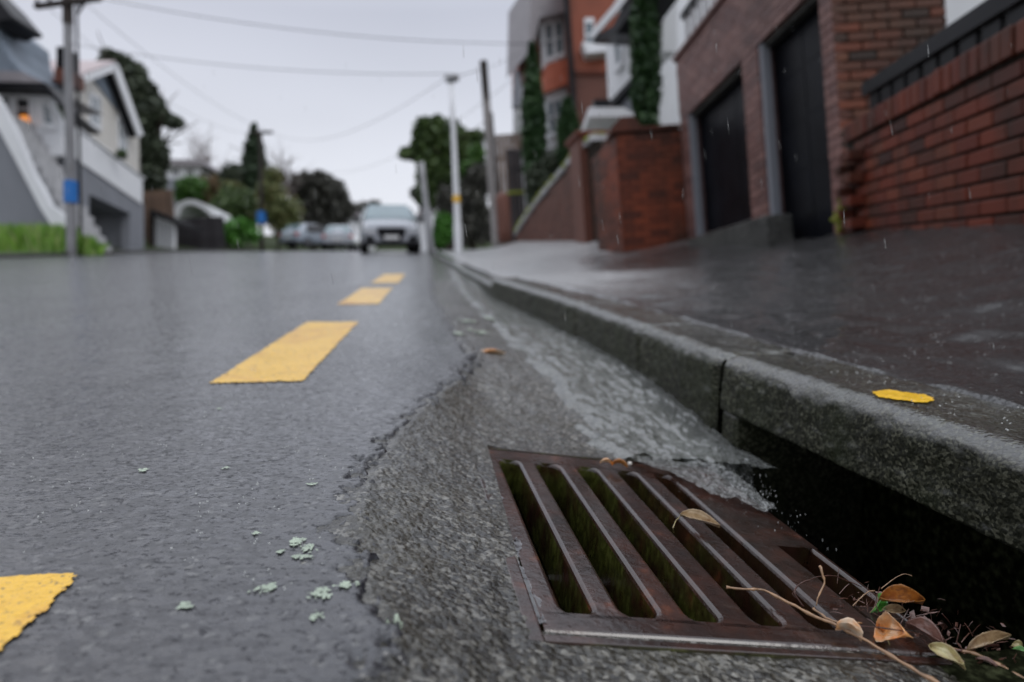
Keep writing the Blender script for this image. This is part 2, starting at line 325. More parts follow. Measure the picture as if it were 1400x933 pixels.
class Fr:                                    # frame: origin, a along, b away/behind, c up
    def __init__(s,o,a,b=None,c=None):
        s.o=np.array(o,float); s.a=np.array(a,float); s.a/=np.linalg.norm(s.a)
        if b is None:
            b=np.cross(V3(0,0,1),s.a); b/=np.linalg.norm(b)
        s.b=np.array(b,float); s.c=np.array(c,float) if c is not None else np.cross(s.a,s.b)
        if c is None and s.c[2]<0: s.c=-s.c
    def p(s,a,b,c): return s.o+a*s.a+b*s.b+c*s.c
    def px(s,x,y,b=0):                        # where a sight line meets the plane b=const
        r=ray(x,y); t=((s.o+b*s.b)@s.b)/(r@s.b); q=r*t-s.o
        return (q@s.a,q@s.c)
    def sh(s,b): return Fr(s.o+b*s.b,s.a,s.b,s.c)
def away(F):                                  # make b point away from the camera
    if (F.o@F.b)<0: F.b=-F.b
    return F
def poly(F,pts,b=0): return [F.px(x,y,b) for x,y in pts]
# numpy noise
_lat=rng.random((256,256))
def vnoise(x,y):
    xi=np.floor(x).astype(int); yi=np.floor(y).astype(int); xf=x-xi; yf=y-yi
    xf=xf*xf*(3-2*xf); yf=yf*yf*(3-2*yf)
    g=lambda a,b:_lat[a&255,b&255]
    return (g(xi,yi)*(1-xf)+g(xi+1,yi)*xf)*(1-yf)+(g(xi,yi+1)*(1-xf)+g(xi+1,yi+1)*xf)*yf
def fbm(x,y,o=4,g=.55):
    s=0;a=1;t=0
    for i in range(o):
        s=s+a*vnoise(x*2**i+17*i,y*2**i+31*i); t+=a; a*=g
    return s/t-.5
def ss(a,b,x):
    t=np.clip((x-a)/(b-a),0,1); return t*t*(3-2*t)
def gridmesh(name,us,vs,hf,mat,parent=None,mask=None,smooth=True):
    Ug,Vg=np.meshgrid(us,vs); 
    r=hf(Ug,Vg)
    if isinstance(r,tuple): Ug,Vg,Wg=r
    else: Wg=r
    pts=Ug[...,None]*EE+Vg[...,None]*D1+(Wg-HC)[...,None]*NN
    ny,nx=Ug.shape; idx=np.arange(nx*ny).reshape(ny,nx)
    f=np.stack([idx[:-1,:-1],idx[:-1,1:],idx[1:,1:],idx[1:,:-1]],-1).reshape(-1,4)
    if mask is not None:
        uc=(us[:-1]+us[1:])/2; vc=(vs[:-1]+vs[1:])/2; A,B=np.meshgrid(uc,vc); f=f[mask(A,B).reshape(-1)]
    return npmesh(name,pts.reshape(-1,3),f,mat,parent,smooth)
def npmesh(name,pts,f,mat,parent=None,smooth=False):
    k=f.shape[1]; me=bpy.data.meshes.new(name)
    used=np.unique(f); rem=np.zeros(len(pts),int); rem[used]=np.arange(len(used)); pts=pts[used]; f=rem[f]
    me.vertices.add(len(pts)); me.vertices.foreach_set('co',pts.astype(np.float32).ravel())
    me.loops.add(f.size); me.loops.foreach_set('vertex_index',f.astype(np.int32).ravel())
    me.polygons.add(len(f)); me.polygons.foreach_set('loop_start',np.arange(0,f.size,k,dtype=np.int32)); me.polygons.foreach_set('loop_total',np.full(len(f),k,dtype=np.int32))
    me.polygons.foreach_set('use_smooth',np.full(len(f),smooth)); me.update(calc_edges=True); me.validate()
    me.materials.append(mat); o=bpy.data.objects.new(name,me); C.objects.link(o); adopt(o,parent); return o
def cat(*a): return np.unique(np.round(np.concatenate(a),5))
# ------------------------------------------------------------------ the street's shape
KV=[-40,0,.7,1.0,1.46,2.16,3.2,4.9,8,16,26,60,300]; KU=[.74,.74,.73,.705,.665,.65,.60,.45,.345,.18,.02,-.6,-5]
uk=lambda v: np.interp(v,KV,KU)
EV=[-40,0,.46,.54,.71,.87,1.02,1.21,1.42,1.71,1.95,2.15,3.06,4.14,5.7,10.9,26,60]; EU=[-.02,-.03,-.05,-.03,-.09,-.09,-.075,-.045,.01,.09,.13,.11,.06,.02,0,0,-.1,-.5]
ue=lambda v: np.interp(v,EV,EU)
WV=[-40,0,2.5,4.63,5.2,9.1,10.5,12,17,26,60]; WU=[1.75,1.75,2.45,3.08,3.35,3.45,2.95,2.6,2.2,2.2,2.2]
uw=lambda v: np.interp(v,WV,WU)
def crest(v):
    v=np.asarray(v,float); q=np.clip(v-24,0,40); return -.0011*q*q-np.clip(v-64,0,None)*.088
ktop=lambda v: .072-.05*ss(4.95,5.25,v)
def wgutter(v): return -.092+.045*ss(4.6,6.5,v)
def wchan(u,v):
    e=ue(v); t=np.clip((u-e)/(uk(v)-e),0,1.3)
    base=-.006+(wgutter(v)+.006)*t
    ap=np.where(u>.09,-.056-.14*(u-.106),0)
    k_=(.054-.006)/np.clip(.09-e,.03,1)-.14; ap=-.0538-.14*(u-.09)+k_*.022*np.log1p(np.exp(np.clip((.09-u)/.022,-30,30))); ap=np.minimum(ap,-.005)
    b=ss(1.25,2.1,v)*1.0; b=np.maximum(b,ss(.45,-.3,v))
    return base*b+ap*(1-b)+crest(v)
def chan(u,v):
    r=fbm(u*45,v*45,4)*.007+fbm(u*170,v*170,2)*.0035+fbm(u*6,v*6,2)*.010
    near=np.clip(np.minimum.reduce([np.abs(u-.095),np.abs(v-.595),np.abs(v-1.215)])/.03,0.15,1)
    k=np.where((u>.08)&(v>.55)&(v<1.27),near,1.)
    return wchan(u,v)+r*k
def road(u,v):
    e=ue(v); f=(e-u)/.022+fbm(u*20,v*20,4)*4.0+fbm(u*110,v*110,3)*3.2
    drop=ss(-1,1.2,f)
    w=(np.minimum(wchan(u,v)-crest(v),0)-.022)*(1-drop)+fbm(u*9,v*9,2)*.003*np.where(np.abs(u)<3,1,0)
    grain=fbm(u*190,v*190,2)*.0020+fbm(u*70,v*60,2)*.0010
    w=w+np.where((u>-1.6)&(v<3.6),grain,0)+np.where(v<30,fbm(u*11+50,v*11,2)*.0025,0)*ss(.4,2.0,v)
    left=np.clip(-u-5,0,5); w=w-.0009*left*left
    return w+crest(v)
us=cat(np.array([-9.5]),np.linspace(-9.5,-2,190),np.linspace(-2,-.7,110),np.linspace(-.7,.2,170))
vs=cat(np.array([-40,-20,-10,-5,-2,-1,-.5,0]),np.linspace(0,.4,20),np.linspace(.4,2.2,330),np.linspace(2.2,6,230),np.linspace(6,26,480),np.linspace(26,80,30),np.linspace(80,500,12))
rd=tag(gridmesh('road',us,vs,road,MAT['asphalt'],mask=lambda A,B:(A<ue(B)+.075)&~((A>.085)&(B<1.3))),'wet dark grey asphalt road climbing to a crest',None,None,'structure')
# channel
def cmask(A,B): return ~(((A>.098)&(B>.598)&(B<1.213)&(A<.60))|((A>.545)&(B>.598)&(B<1.375)))
us=cat(np.linspace(-.16,.76,200)); vs=cat(np.array([-40,-20,-10,-5,-2,-1]),np.linspace(-1,.3,40),np.linspace(.3,2.4,400),np.linspace(2.4,6,260),np.linspace(6,26,100),np.linspace(26,80,20))
ch=tag(gridmesh('gutter_channel',us,vs,lambda u,v:(np.where(u>.2,(u-.2)/.56*(uk(v)+.02-.2)+.2,u),v,chan(np.where(u>.2,(u-.2)/.56*(uk(v)+.02-.2)+.2,u),v)),MAT['channel'],mask=cmask),'rough wet concrete gutter channel beside the kerb',None,None,'structure')
# footpath
def path(u,v):
    ub=uk(v)+.19; t=np.clip((u-ub)/(uw(v)-ub),0,1)
    tt=np.clip(u-ub,0,None); lip=.009*ss(0,.022,tt)*(1+2*fbm(u*9,v*9,2))
    w=ktop(v)-.004+lip+.335*t**2.1*np.where(v>17,np.clip(1-(v-17)/10,.15,1),1)+np.clip(u-uw(v),0,3)*.02
    w=w+np.where(v<5,fbm(u*5,v*5,3)*.003+fbm(u*70,v*60,3)*.0016,fbm(u*1.5,v*1.5,3)*.03)
    return w+crest(v)
fus=cat(np.linspace(0,.12,24),np.linspace(.12,1.8,150),np.linspace(1.8,4,40),np.array([5,6,8,12.]))
fvs=cat(np.array([-40,-20,-10,-5,-2,-1,-.5]),np.linspace(-.4,.4,20),np.linspace(.4,5.4,420),np.linspace(5.4,26,130),np.linspace(26,80,20))
def pathmap(a,v):
    u=a+uk(v)+.185; return u,v,path(u,v)
fp=tag(gridmesh('footpath',fus,fvs,pathmap,MAT['path']),'dark wet footpath sloping up to the garages',None,None,'structure')
# left footpath and kerb, wide terrain
tag(gridmesh('left_footpath',np.array([-12.2,-11,-9.62,-9.52,-9.5]),cat(np.linspace(-40,26,40),np.linspace(26,80,12)),lambda u,v: crest(v)+np.where(u<-9.55,.10,np.where(u<-9.51,.09,-.04))-.018,MAT['darkconc'],smooth=False),'grey footpath along the left side of the road',None,None,'structure')
tv=cat(np.linspace(-40,130,90),np.linspace(80,900,20))
def terr(u,v):
    far_=ss(62,82,v); w=(crest(np.minimum(v,120))-.16-np.where((u>-9)&(u<2.3),1.6,0))*(1-far_)+far_*(.15+.6*fbm(u*.02,v*.02,2))-np.clip(v-130,0,None)*.155; w=w+np.where((u<-10)&(v>26),-crest(v)*(1-far_)+.25,0)
    return w+np.where(u>3,.45+.15*np.clip(u-3,0,6),0)+np.where(u<-12,.08+.1*np.clip(-u-12,0,10),0)
tag(gridmesh('ground',cat(np.linspace(-300,-20,12),np.linspace(-20,-12,5),np.array([-9.6,-9.0,-8.9,2.25,2.3,3.0,5.]),np.linspace(8,300,12)),tv,terr,MAT['terrain']),'grassy hillside ground around the street',None,None,'structure')
# ------------------------------------------------------------------ kerb blocks
kr=empty('kerb',P(.7,1.5,0),None,None,None,'structure')
def kerbblock(v0,v1,bottom,name='kerb_block',step=.008,label=None,hole=None):
    n=max(3,int((v1-v0)/step)); vv=np.linspace(v0,v1,n)
    prof=[(.03,bottom)]
    kt=float(ktop((v0+v1)/2))
    for a in np.linspace(bottom,kt-.045,max(4,int((kt-bottom)/.006))): prof.append((.0,a))
    for a in np.linspace(8,90,11): r=.042; prof.append((r-r*math.cos(math.radians(a)),kt-r+r*math.sin(math.radians(a))))
    for a in np.linspace(.05,.20,22): prof.append((a,kt-.0025*math.sin((a-.03)/.17*math.pi)))
    prof+= [(.20,kt-.06),(.20,bottom)]
    prof=np.array(prof); A,B=prof[:,0],prof[:,1]
    Vg=np.repeat(vv[:,None],len(A),1); U0=uk(vv)[:,None]; ku=uk(vv)[:,None]+A[None,:]; W0=np.repeat(B[None,:],n,0)
    d=fbm(W0*60+3,Vg*60,4)*.010+fbm(W0*14+3,Vg*9,3)*.010; d2=fbm(ku*60,Vg*60,3)*.005+fbm(ku*12,Vg*10,3)*.008
    side=(A[None,:]<.012); 
    edge=np.minimum(Vg-v0,v1-Vg); round_=.012*np.exp(-edge/.008)
    U=ku-np.where(side,d,d*.3)+np.where(A[None,:]<.05,round_,0)
    Wg=W0+np.where(A[None,:]>.012,d2,0)-np.where((A[None,:]>.012)&(B[None,:]>kt-.02),round_*.8,0)+crest(Vg)
    pts=U[...,None]*EE+Vg[...,None]*D1+(Wg-HC)[...,None]*NN
    m=len(A); idx=np.arange(n*m).reshape(n,m)
    f=np.stack([idx[:-1,:-1],idx[:-1,1:],idx[1:,1:],idx[1:,:-1]],-1).reshape(-1,4)
    caps=[]
    for row in (0,n-1):
        for k in range(m//2-1): caps.append([row*m+k,row*m+k+1,row*m+m-2-k,row*m+m-1-k])
    if bottom>-.1:
        for r_ in range(n-1): caps.append([r_*m,(r_+1)*m,(r_+1)*m+m-1,r_*m+m-1])
    f=np.concatenate([f,np.array(caps)])
    return tag(npmesh(name,pts.reshape(-1,3),f,MAT['kerb'],kr,True),label)
kerbblock(-1.2,1.452,-.055,label='long kerb block with the dark drain opening beneath it')
kerbblock(1.468,2.02,-.22,step=.012); kerbblock(2.03,2.80,-.22,step=.014); kerbblock(2.815,4.98,-.22,step=.02)
v=5.0
while v<26: kerbblock(v,v+1.98,-.22,step=.05); v+=2.0
v=-1.22
while v>-9: kerbblock(v-1.98,v,-.22,step=.05); v-=2.0
# solid jamb of the drain inlet, at the uphill end of the opening
b=MB(); FG=Fr(P(0,0,0),EE,D1,NN)
b.box(FG,.676,1.05,1.375,1.449,-.95,-.058); b.build('inlet_jamb',MAT['kerb'],kr,bevel=.012,seg=3,smooth=True)
# marks painted on the road and on the kerb
def mark(name,u0,u1,v0,v1,parent,mat,seed,wf,shear=0,z=.004):
    us=np.linspace(u0-.02,u1+.02,90); vs=np.linspace(v0-.03,v1+.03,int((v1-v0)/(.004 if v0<3 else .012))+8)
    def msk(A,B):
        n=fbm(A*10+seed,B*10,3)*.008+fbm(A*90+seed,B*90,3)*.009; m=(A>u0+n)&(A<u1+n)&(B>v0+n)&(B<v1+n)
        return m&(fbm(A*130,B*130+seed,3)<(.30 if v0>0 else .45))
    return gridmesh(name,us,vs,lambda u,v:(u+shear*(v-v0),v,wf(u,v)+z),mat,parent,msk)
for i,(u0,u1,v0,v1) in enumerate([(-.55,-.355,-.55,.665),(-.525,-.312,1.60,2.81),(-.51,-.29,3.62,4.93),(-.50,-.28,5.5,7.1)]):
    mark('yellow_dash',u0,u1,v0,v1,rd,MAT['yellow'],i*7,lambda u,v: road(u,v),z=.0022)
us_=np.linspace(.72,.87,110); vs_=np.linspace(.94,1.075,110)
def kdot(A,B):
    a=np.arctan2((B-1.008)/.045,(A-.797)/.047); r=np.hypot((A-.797)/.048,(B-1.008)/.040)
    return (r<1.04+.5*fbm(np.cos(a)*1.2+5,np.sin(a)*1.2+5,2)+.22*fbm(A*150,B*150,3))&(fbm(A*200,B*200,2)<.40)
gridmesh('yellow_dot',us_,vs_,lambda u,v: .0738+.0006-.0025*np.sin(np.clip(u-uk(v)-.03,0,.17)/.17*math.pi)+fbm(u*60,v*60,3)*.005+fbm(u*12,v*10,3)*.008,MAT['yellow_dot'],kr,kdot)
# ------------------------------------------------------------------ sump below the grate
pit=empty('sump_pit',P(.35,.9,-.5),None,None,None,'structure')
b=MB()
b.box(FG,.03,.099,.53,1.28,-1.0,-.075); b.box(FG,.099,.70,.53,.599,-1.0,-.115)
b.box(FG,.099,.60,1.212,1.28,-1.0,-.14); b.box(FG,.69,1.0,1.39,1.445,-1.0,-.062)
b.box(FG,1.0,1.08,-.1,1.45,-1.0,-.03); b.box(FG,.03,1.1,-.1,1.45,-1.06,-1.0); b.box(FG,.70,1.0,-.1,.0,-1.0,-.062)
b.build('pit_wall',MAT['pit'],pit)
b=MB(); b.box(FG,.88,1.08,-.1,1.45,-.03,.03); b.build('pit_cover',MAT['pit'],pit)
# ------------------------------------------------------------------ cast iron grate
SLP=.14; gs=math.sqrt(1+SLP*SLP)
GO=P(.106,.6,-.054); GA=(EE-SLP*NN)/gs; GC=(NN+SLP*EE)/gs; GB=D1-.035*EE; GB/=np.linalg.norm(GB)
FGr=Fr(GO,GA,GB,GC)                       # a across, b uphill, c up
gr=empty('storm_drain_grate',GO,'rusty brown cast iron drain grate with long slots beside the kerb','drain grate')
def rimmed(name,A,B,ia=1,ib=1,depth=.06,bv=.0062,parent=gr):
    """plate between two paired edges A and B given in (a,b); ia/ib say which edge has a rounded rim"""
    A=np.array(A,float); B=np.array(B,float); n=len(A)
    def nrm(Q,O):
        t=np.gradient(Q,axis=0); t/=np.linalg.norm(t,axis=1)[:,None]+1e-9; m=np.stack([-t[:,1],t[:,0]],1)
        d=(O-Q); sg=np.sign((m*d).sum(1).sum()) or 1; return m*sg
    nA=nrm(A,B)*ia; nB=nrm(B,A)*ib; m=MB(); vs=[]
    for k,z in ((1,0),(.6,-.0007),(.22,-.0026),(0,-bv),(0,-depth)):
        vs+=[FGr.p(*(A[i]+nA[i]*k*bv),z) for i in range(n)]+[FGr.p(*(B[i]+nB[i]*k*bv),z) for i in range(n)]
    w=2*n; fs=[(i,i+1,n+i+1,n+i) for i in range(n-1)]+[(4*w+i,4*w+n+i,4*w+n+i+1,4*w+i+1) for i in range(n-1)]
    for r in range(4):
        for i in range(n-1): fs+=[(r*w+i,(r+1)*w+i,(r+1)*w+i+1,r*w+i+1),(r*w+n+i,r*w+n+i+1,(r+1)*w+n+i+1,(r+1)*w+n+i)]
        for i in (0,n-1): fs.append((r*w+i,r*w+n+i,(r+1)*w+n+i,(r+1)*w+i))
    m.add(vs,fs); o=m.build(name,MAT['iron'],parent); return o
# slots: (left a, right a) at near end; v range along b
v0,v1=.036,.545
slots=[(.028,.062),(.095,.137),(.172,.208),(.250,.284),(.322,.352)]
slots=[(a/1.0,b/1.0) for a,b in slots]
def lefthalf(s):   # from near middle to far middle round the left side of a slot
    a,b=s; r=(b-a)/2; c=(a+b)/2; o=[]
    for t in np.linspace(-90,-180,7): o.append((c+r*math.cos(math.radians(t)),v0+r+r*math.sin(math.radians(t))))
    for t in np.linspace(180,90,7): o.append((c+r*math.cos(math.radians(t)),v1-r+r*math.sin(math.radians(t))))
    return o
def righthalf(s):  # from far middle to near middle round the right side
    a,b=s; r=(b-a)/2; c=(a+b)/2; o=[]
    for t in np.linspace(90,0,7): o.append((c+r*math.cos(math.radians(t)),v1-r+r*math.sin(math.radians(t))))
    for t in np.linspace(0,-90,7): o.append((c+r*math.cos(math.radians(t)),v0+r+r*math.sin(math.radians(t))))
    return o
# left border
L=lefthalf(slots[0]); rimmed('side_border',L,[(0,p[1]) for p in L],1,0)
for i in range(4):
    A=righthalf(slots[i]); B=lefthalf(slots[i+1])[::-1]
    rimmed('grate_bar',A,B)
A=righthalf(slots[4]); hi=[p for p in A if p[1]>.3]; lo=[p for p in A if p[1]<=.3]; e5=slots[4][1]
rimmed('kerb_side_plate',hi+[(e5,.258)],[(.468,p[1]) for p in hi]+[(.468,.258)],1,0)
rimmed('kerb_side_plate',[(e5,.2578)]+lo,[(.4085,.2578)]+[(.4085,p[1]) for p in lo])
rimmed('kerb_side_rim',[(.4555,.0),(.4555,.13),(.4555,.2575)],[(.468,.0),(.468,.13),(.468,.2575)],1,1,bv=.004)
xs=[0,.1,.2,.3,.4083]
rimmed('near_border',[(x,v0) for x in xs],[(x,0) for x in xs],0,1)
rimmed('near_border',[(x,.10) for x in (.4087,.43,.4553)],[(x,0) for x in (.4087,.43,.4553)],1,1)
rimmed('far_border',[(x,v1) for x in (0,.1,.2,.3,.4,.468)],[(x,.604) for x in (0,.1,.2,.3,.4,.468)],0,1)
# seat frame around the grate
fr_=MB()
for a0,a1,b0,b1 in ((-.020,-.0035,-.018,.624),(-.0035,.47,.6085,.624),(-.0035,.49,-.018,-.006)):
    fr_.box(FGr,a0,a1,b0,b1,-.06,.0005)
fr_.build('seat_frame',MAT['iron'],gr,bevel=.002,seg=2,smooth=False)
# lower cross web under the bars
b=MB(); b.box(FGr,.0,.46,.27,.285,-.16,-.085); b.build('cross_web',MAT['iron'],gr)
def G(x,y,off=0):                          # sight line meets the grate plane raised by off
    o=FGr.p(0,0,off); r=ray(x,y); return r*((o@FGr.c)/(r@FGr.c))
# ------------------------------------------------------------------ water
def strm(u,v):
    edge=np.interp(v,[.9,1.15,1.3,1.6,2.06,3.6,6.7,12],[.47,.36,.31,.31,.27,.22,.2,.2])
    inside=ss(0,.07,u-edge-fbm(u*10,v*10,3)*.10)
    rip=fbm(u*34,v*20,3)*.022+fbm(u*100,v*60,2)*.004+fbm(u*14+4,v*7,2)*.012
    k=np.interp(v,[0,2.2,5,9],[1,.8,.4,.2])
    return wchan(u,v)-.009+inside*(.0165+.006)+rip*inside*k
us=np.linspace(.15,.70,150); vs=cat(np.linspace(1.213,3,260),np.linspace(3,9,200))
def um(u,v): return np.minimum(u,uk(v)+.005)
w=gridmesh('gutter_water',us,vs,lambda u,v:(um(u,v),v,strm(um(u,v),v)),MAT['water'],mask=lambda A,B:(strm(A,B)>wchan(A,B)-.0075)); tag(w,'rain water streaming down the gutter',None,None,'stuff')
# spill over the corner of the grate into the inlet
def spill(u,v):
    gp=-.056-.14*(u-.106)
    over=np.clip(u-.572,0,1); w=gp+.010-over**1.35*6.0*np.exp(-over*2)
    w=w+ (fbm(u*46,v*22,3)*.020+fbm(u*120,v*60,3)*.006)*ss(.40,.5,u)
    return w
def smask(A,B):
    lim=np.interp(A,[.38,.43,.47,.53,.56,.60,.66],[1.19,1.12,1.05,.975,.985,1.05,1.15])+fbm(A*30,B*30,3)*.06
    return (B>lim)&(B<1.216)&(A<.66)
w=gridmesh('spilling_water',np.linspace(.38,.66,110),np.linspace(.94,1.216,110),spill,MAT['drop'],mask=smask); tag(w,'white foaming water spilling over the corner of the grate into the kerb inlet',None,None,'stuff')
def smask2(A,B): return (B>1.2)&(B<1.36+.02*fbm(A*20,B*20,2))&(A>.5)
w=gridmesh('falling_water',np.linspace(.5,.67,60),np.linspace(1.2,1.375,60),lambda u,v: strm(u,v)*ss(1.2,1.3,v)+spill(u,v)*(1-ss(1.2,1.3,v)),MAT['drop'],mask=smask2); tag(w,'foaming water running along the kerb face into the inlet',None,None,'stuff')
# droplets thrown up by the spill
def ico(m,c,r,k=1,ax=None,st=1):
    t=(1+5**.5)/2; vs=np.array([(-1,t,0),(1,t,0),(-1,-t,0),(1,-t,0),(0,-1,t),(0,1,t),(0,-1,-t),(0,1,-t),(t,0,-1),(t,0,1),(-t,0,-1),(-t,0,1)])/math.sqrt(1+t*t)
    fs=[(0,11,5),(0,5,1),(0,1,7),(0,7,10),(0,10,11),(1,5,9),(5,11,4),(11,10,2),(10,7,6),(7,1,8),(3,9,4),(3,4,2),(3,2,6),(3,6,8),(3,8,9),(4,9,5),(2,4,11),(6,2,10),(8,6,7),(9,8,1)]
    v=vs*r; v[:,2]*=st; m.add([np.array(c)+q for q in v],fs)
m=MB()
for i in range(190):
    u=random.gauss(.55,.045); v=random.gauss(1.06,.07); h=abs(random.gauss(0,.022))
    ico(m,P(u,v,-.118+h-max(0,u-.57)*1.2),random.uniform(.0004,.0013),st=random.uniform(1,3.2))
for i in range(160):
    v=random.uniform(1.2,2.4); u=random.uniform(.38,.64); ico(m,P(u,v,float(wchan(u,v))+.008+abs(random.gauss(0,.007))),random.uniform(.0006,.0018))
tag(m.build('splash_droplets',MAT['drop'],smooth=True),'droplets splashing where the gutter water drops into the inlet',None,None,'stuff')
# thin water held along the left edge of the grate
def rimw(A,B):
    c=.0935-(B-.6)*.035+.004+fbm(A*10,B*35,3)*.022; hw=.0095+.014*fbm(A*15+9,B*22,3)-.004*ss(1.0,1.16,B)
    return (np.abs(A-c)<hw)&(B>.612)
def seatw(u,v): return -.0535-.03*(u-.09)-.001*(v-.6)+fbm(u*60,v*60,2)*.0016
tag(gridmesh('rim_water',np.linspace(.055,.135,90),np.linspace(.6,1.19,330),seatw,MAT['film'],mask=rimw),'thin clear water lying along the left edge of the grate',None,None,'stuff')
# lichen patches on the asphalt
def lichen(cx,cy,r,seed,parent,wf,z=.0016):
    u0,v_0,_=gpx(cx,cy); us=np.linspace(u0-r*1.6,u0+r*1.6,70); vs=np.linspace(v_0-r*1.6,v_0+r*1.6,70)
    return gridmesh('lichen_patch',us,vs,lambda u,v: wf(u,v)+z+.001*fbm(u*300,v*300,2),MAT['lichen'],parent,lambda A,B: (np.hypot(A-u0,B-v_0)<r*.66*(1+3.4*fbm(A*(1.8/r)+seed,B*(1.8/r),4)))&(fbm(A*330+seed,B*330,2)<.2))
def gpx(x,y,w=0.):
    q=MR@ray(x,y); t=(w-HC)/q[2]; return t*q[0],t*q[1],w
for i,(x,y,r) in enumerate([(404,741,.011),(418,752,.012),(414,762,.010),(385,755,.007),(440,812,.015),(476,801,.011),(362,806,.011),(256,828,.010),(405,762,.006),(432,845,.008),(540,845,.008),(198,643,.009),(425,663,.007),(350,730,.006),(310,640,.007),(580,600,.006),(300,560,.007)]):
    lichen(x,y,r,i*3.3,rd,road)
for i,(x,y,r) in enumerate([(640,435,.05),(655,448,.045),(625,455,.035),(690,430,.03),(670,425,.04)]): lichen(x,y,r,i*5.1,ch,chan,.006)
lichen(752,883,.010,3.,ch,lambda u,v: chan(u,v)+.0,.008)
# ------------------------------------------------------------------ leaves and twigs
LEAF=[]
def leaf(label,pts_tip,width,mat,curl=.3,fold=.25,lift=.006,stem=None,name='fallen_leaf',off=.008,twist=0,mid=None):
    """pts_tip: world points stem end -> tip"""
    a,b=[np.array(q,float) for q in pts_tip]; L_=np.linalg.norm(b-a); t=(b-a)/L_
    n=GC-t*(GC@t); n/=np.linalg.norm(n); s=np.cross(t,n); ca,sa=math.cos(twist),math.sin(twist); n,s=n*ca+s*sa,s*ca-n*sa
    N=22; K=10; vs=[]; sd=random.random()*9
    for i in range(N+1):
        x=i/N; wd_=width*(math.sin(math.pi*x**.85)**.75)*(1-.25*x)
        for j in range(-K,K+1):
            y=j/K; nn=float(fbm(np.array(x*3+sd),np.array(y*2+sd),3)); n3=float(fbm(np.array(x*14+sd),np.array(0.+sd),2)) 
            h=abs(y)*wd_*fold+curl*width*y*y*1.2+lift*math.sin(math.pi*x)+nn*width*.55
            vs.append(a+t*(x*L_)+s*(y*wd_*(1+.22*n3*abs(y)))+n*(h-.0))
    w=2*K+1; fs=[(i*w+j,i*w+j+1,(i+1)*w+j+1,(i+1)*w+j) for i in range(N) for j in range(w-1)]
    m=MB(); m.add(vs,fs)
    me=m.build(name,MAT[mat],smooth=True); md=me.modifiers.new('thickness','SOLIDIFY'); md.thickness=.0005
    tag(me,label,'leaf','leaves caught around the drain')
    q=MB(); q.tube([vs[i*w+K]-n*.0003 for i in range(0,N+1,2)],[.0006*(1-.07*i) for i in range(0,N//2+1)],5); q.build('midrib',MAT['twig'],me)
    if stem: q=MB(); q.tube(stem,[.0006]*len(stem),5); q.build('leaf_stalk',MAT['leaf_pale'],me)
    return me
leaf('pale tan pointed leaf lying across a grate bar',(G(930,706,.010),G(984,722,.010)),.0105,'leaf_tan',.5,.45,.004,[G(930,706,.010),G(924,712,.009),G(920,722,.002),G(921,729,-.01)],twist=.5)
leaf('small orange leaf fragment under the long bare twig',(G(1142,862,.006),G(1178,876,.006)),.009,'leaf_orange',.8,.3)
leaf('orange and pink leaf standing among the twigs',(G(1205,862,.004),G(1247,872,.02)),.019,'leaf_orange',.4,.2,.006,[G(1222,893,-.004),G(1216,882,.0),G(1212,870,.006)],twist=1.15)
leaf('curled brown leaf leaning on the grate corner',(G(1200,822,.014),G(1261,827,.022)),.012,'leaf_brown',.9,.5,.008,twist=.7)
leaf('small bright green leaf wrapped at the grate corner',(G(1190,838,.0),G(1199,812,.016)),.006,'leaf_green',.9,.6,twist=.8)
leaf('torn pale yellow leaf on the concrete right of the grate',(G(1272,886,.006),G(1320,915,.008)),.0105,'leaf_pale',.4,.2,.003,twist=.5)
leaf('decayed dark red leaf between the orange and yellow leaves',(G(1240,860,.004),G(1290,888,.006)),.012,'leaf_dark',.6,.5,twist=.3)
leaf('dry tan curled leaf in front of the dark inlet',(G(1318,893,.002),G(1378,874,.016)),.007,'leaf_tan',1.1,.7,twist=.4)
leaf('green leaf at the lower right beside the inlet',(G(1378,902,.0),G(1420,906,.006)),.010,'leaf_green',.4,.3,twist=.4)
leaf('small cream leaf scrap at the inlet edge',(G(1382,884,.006),G(1398,888,.006)),.005,'leaf_pale',.4,.3,twist=.6)
leaf('reddish sliver of leaf lying below the long twig',(G(1330,903,.001),G(1368,920,.001)),.004,'leaf_dark',.4,.4,twist=.2)
leaf('silver grey curled leaf under the brown one',(G(1203,834,.006),G(1235,836,.008)),.006,'leaf_tan',.8,.5,twist=.9)
leaf('small orange leaf scrap at the top of the grate',(G(820,634,.006),G(838,637,.006)),.005,'leaf_orange',.7,.3)
leaf('brown crumpled leaf at the top of the grate',(G(836,636,.005),G(858,640,.006)),.006,'leaf_brown',.8,.5)
u,v,_=gpx(655,493,-.04); leaf('wet orange brown leaf in the gutter uphill of the grate',(P(u-.01,v,-.028),P(u+.085,v+.01,-.026)),.02,'leaf_orange',.4,.3)
m=MB(); ico(m,G(861,634,.006),.0048); o=m.build('pebble',MAT['pebble'],smooth=True,bevel=.001,seg=2); tag(o,'small white pebble at the top edge of the grate','pebble')
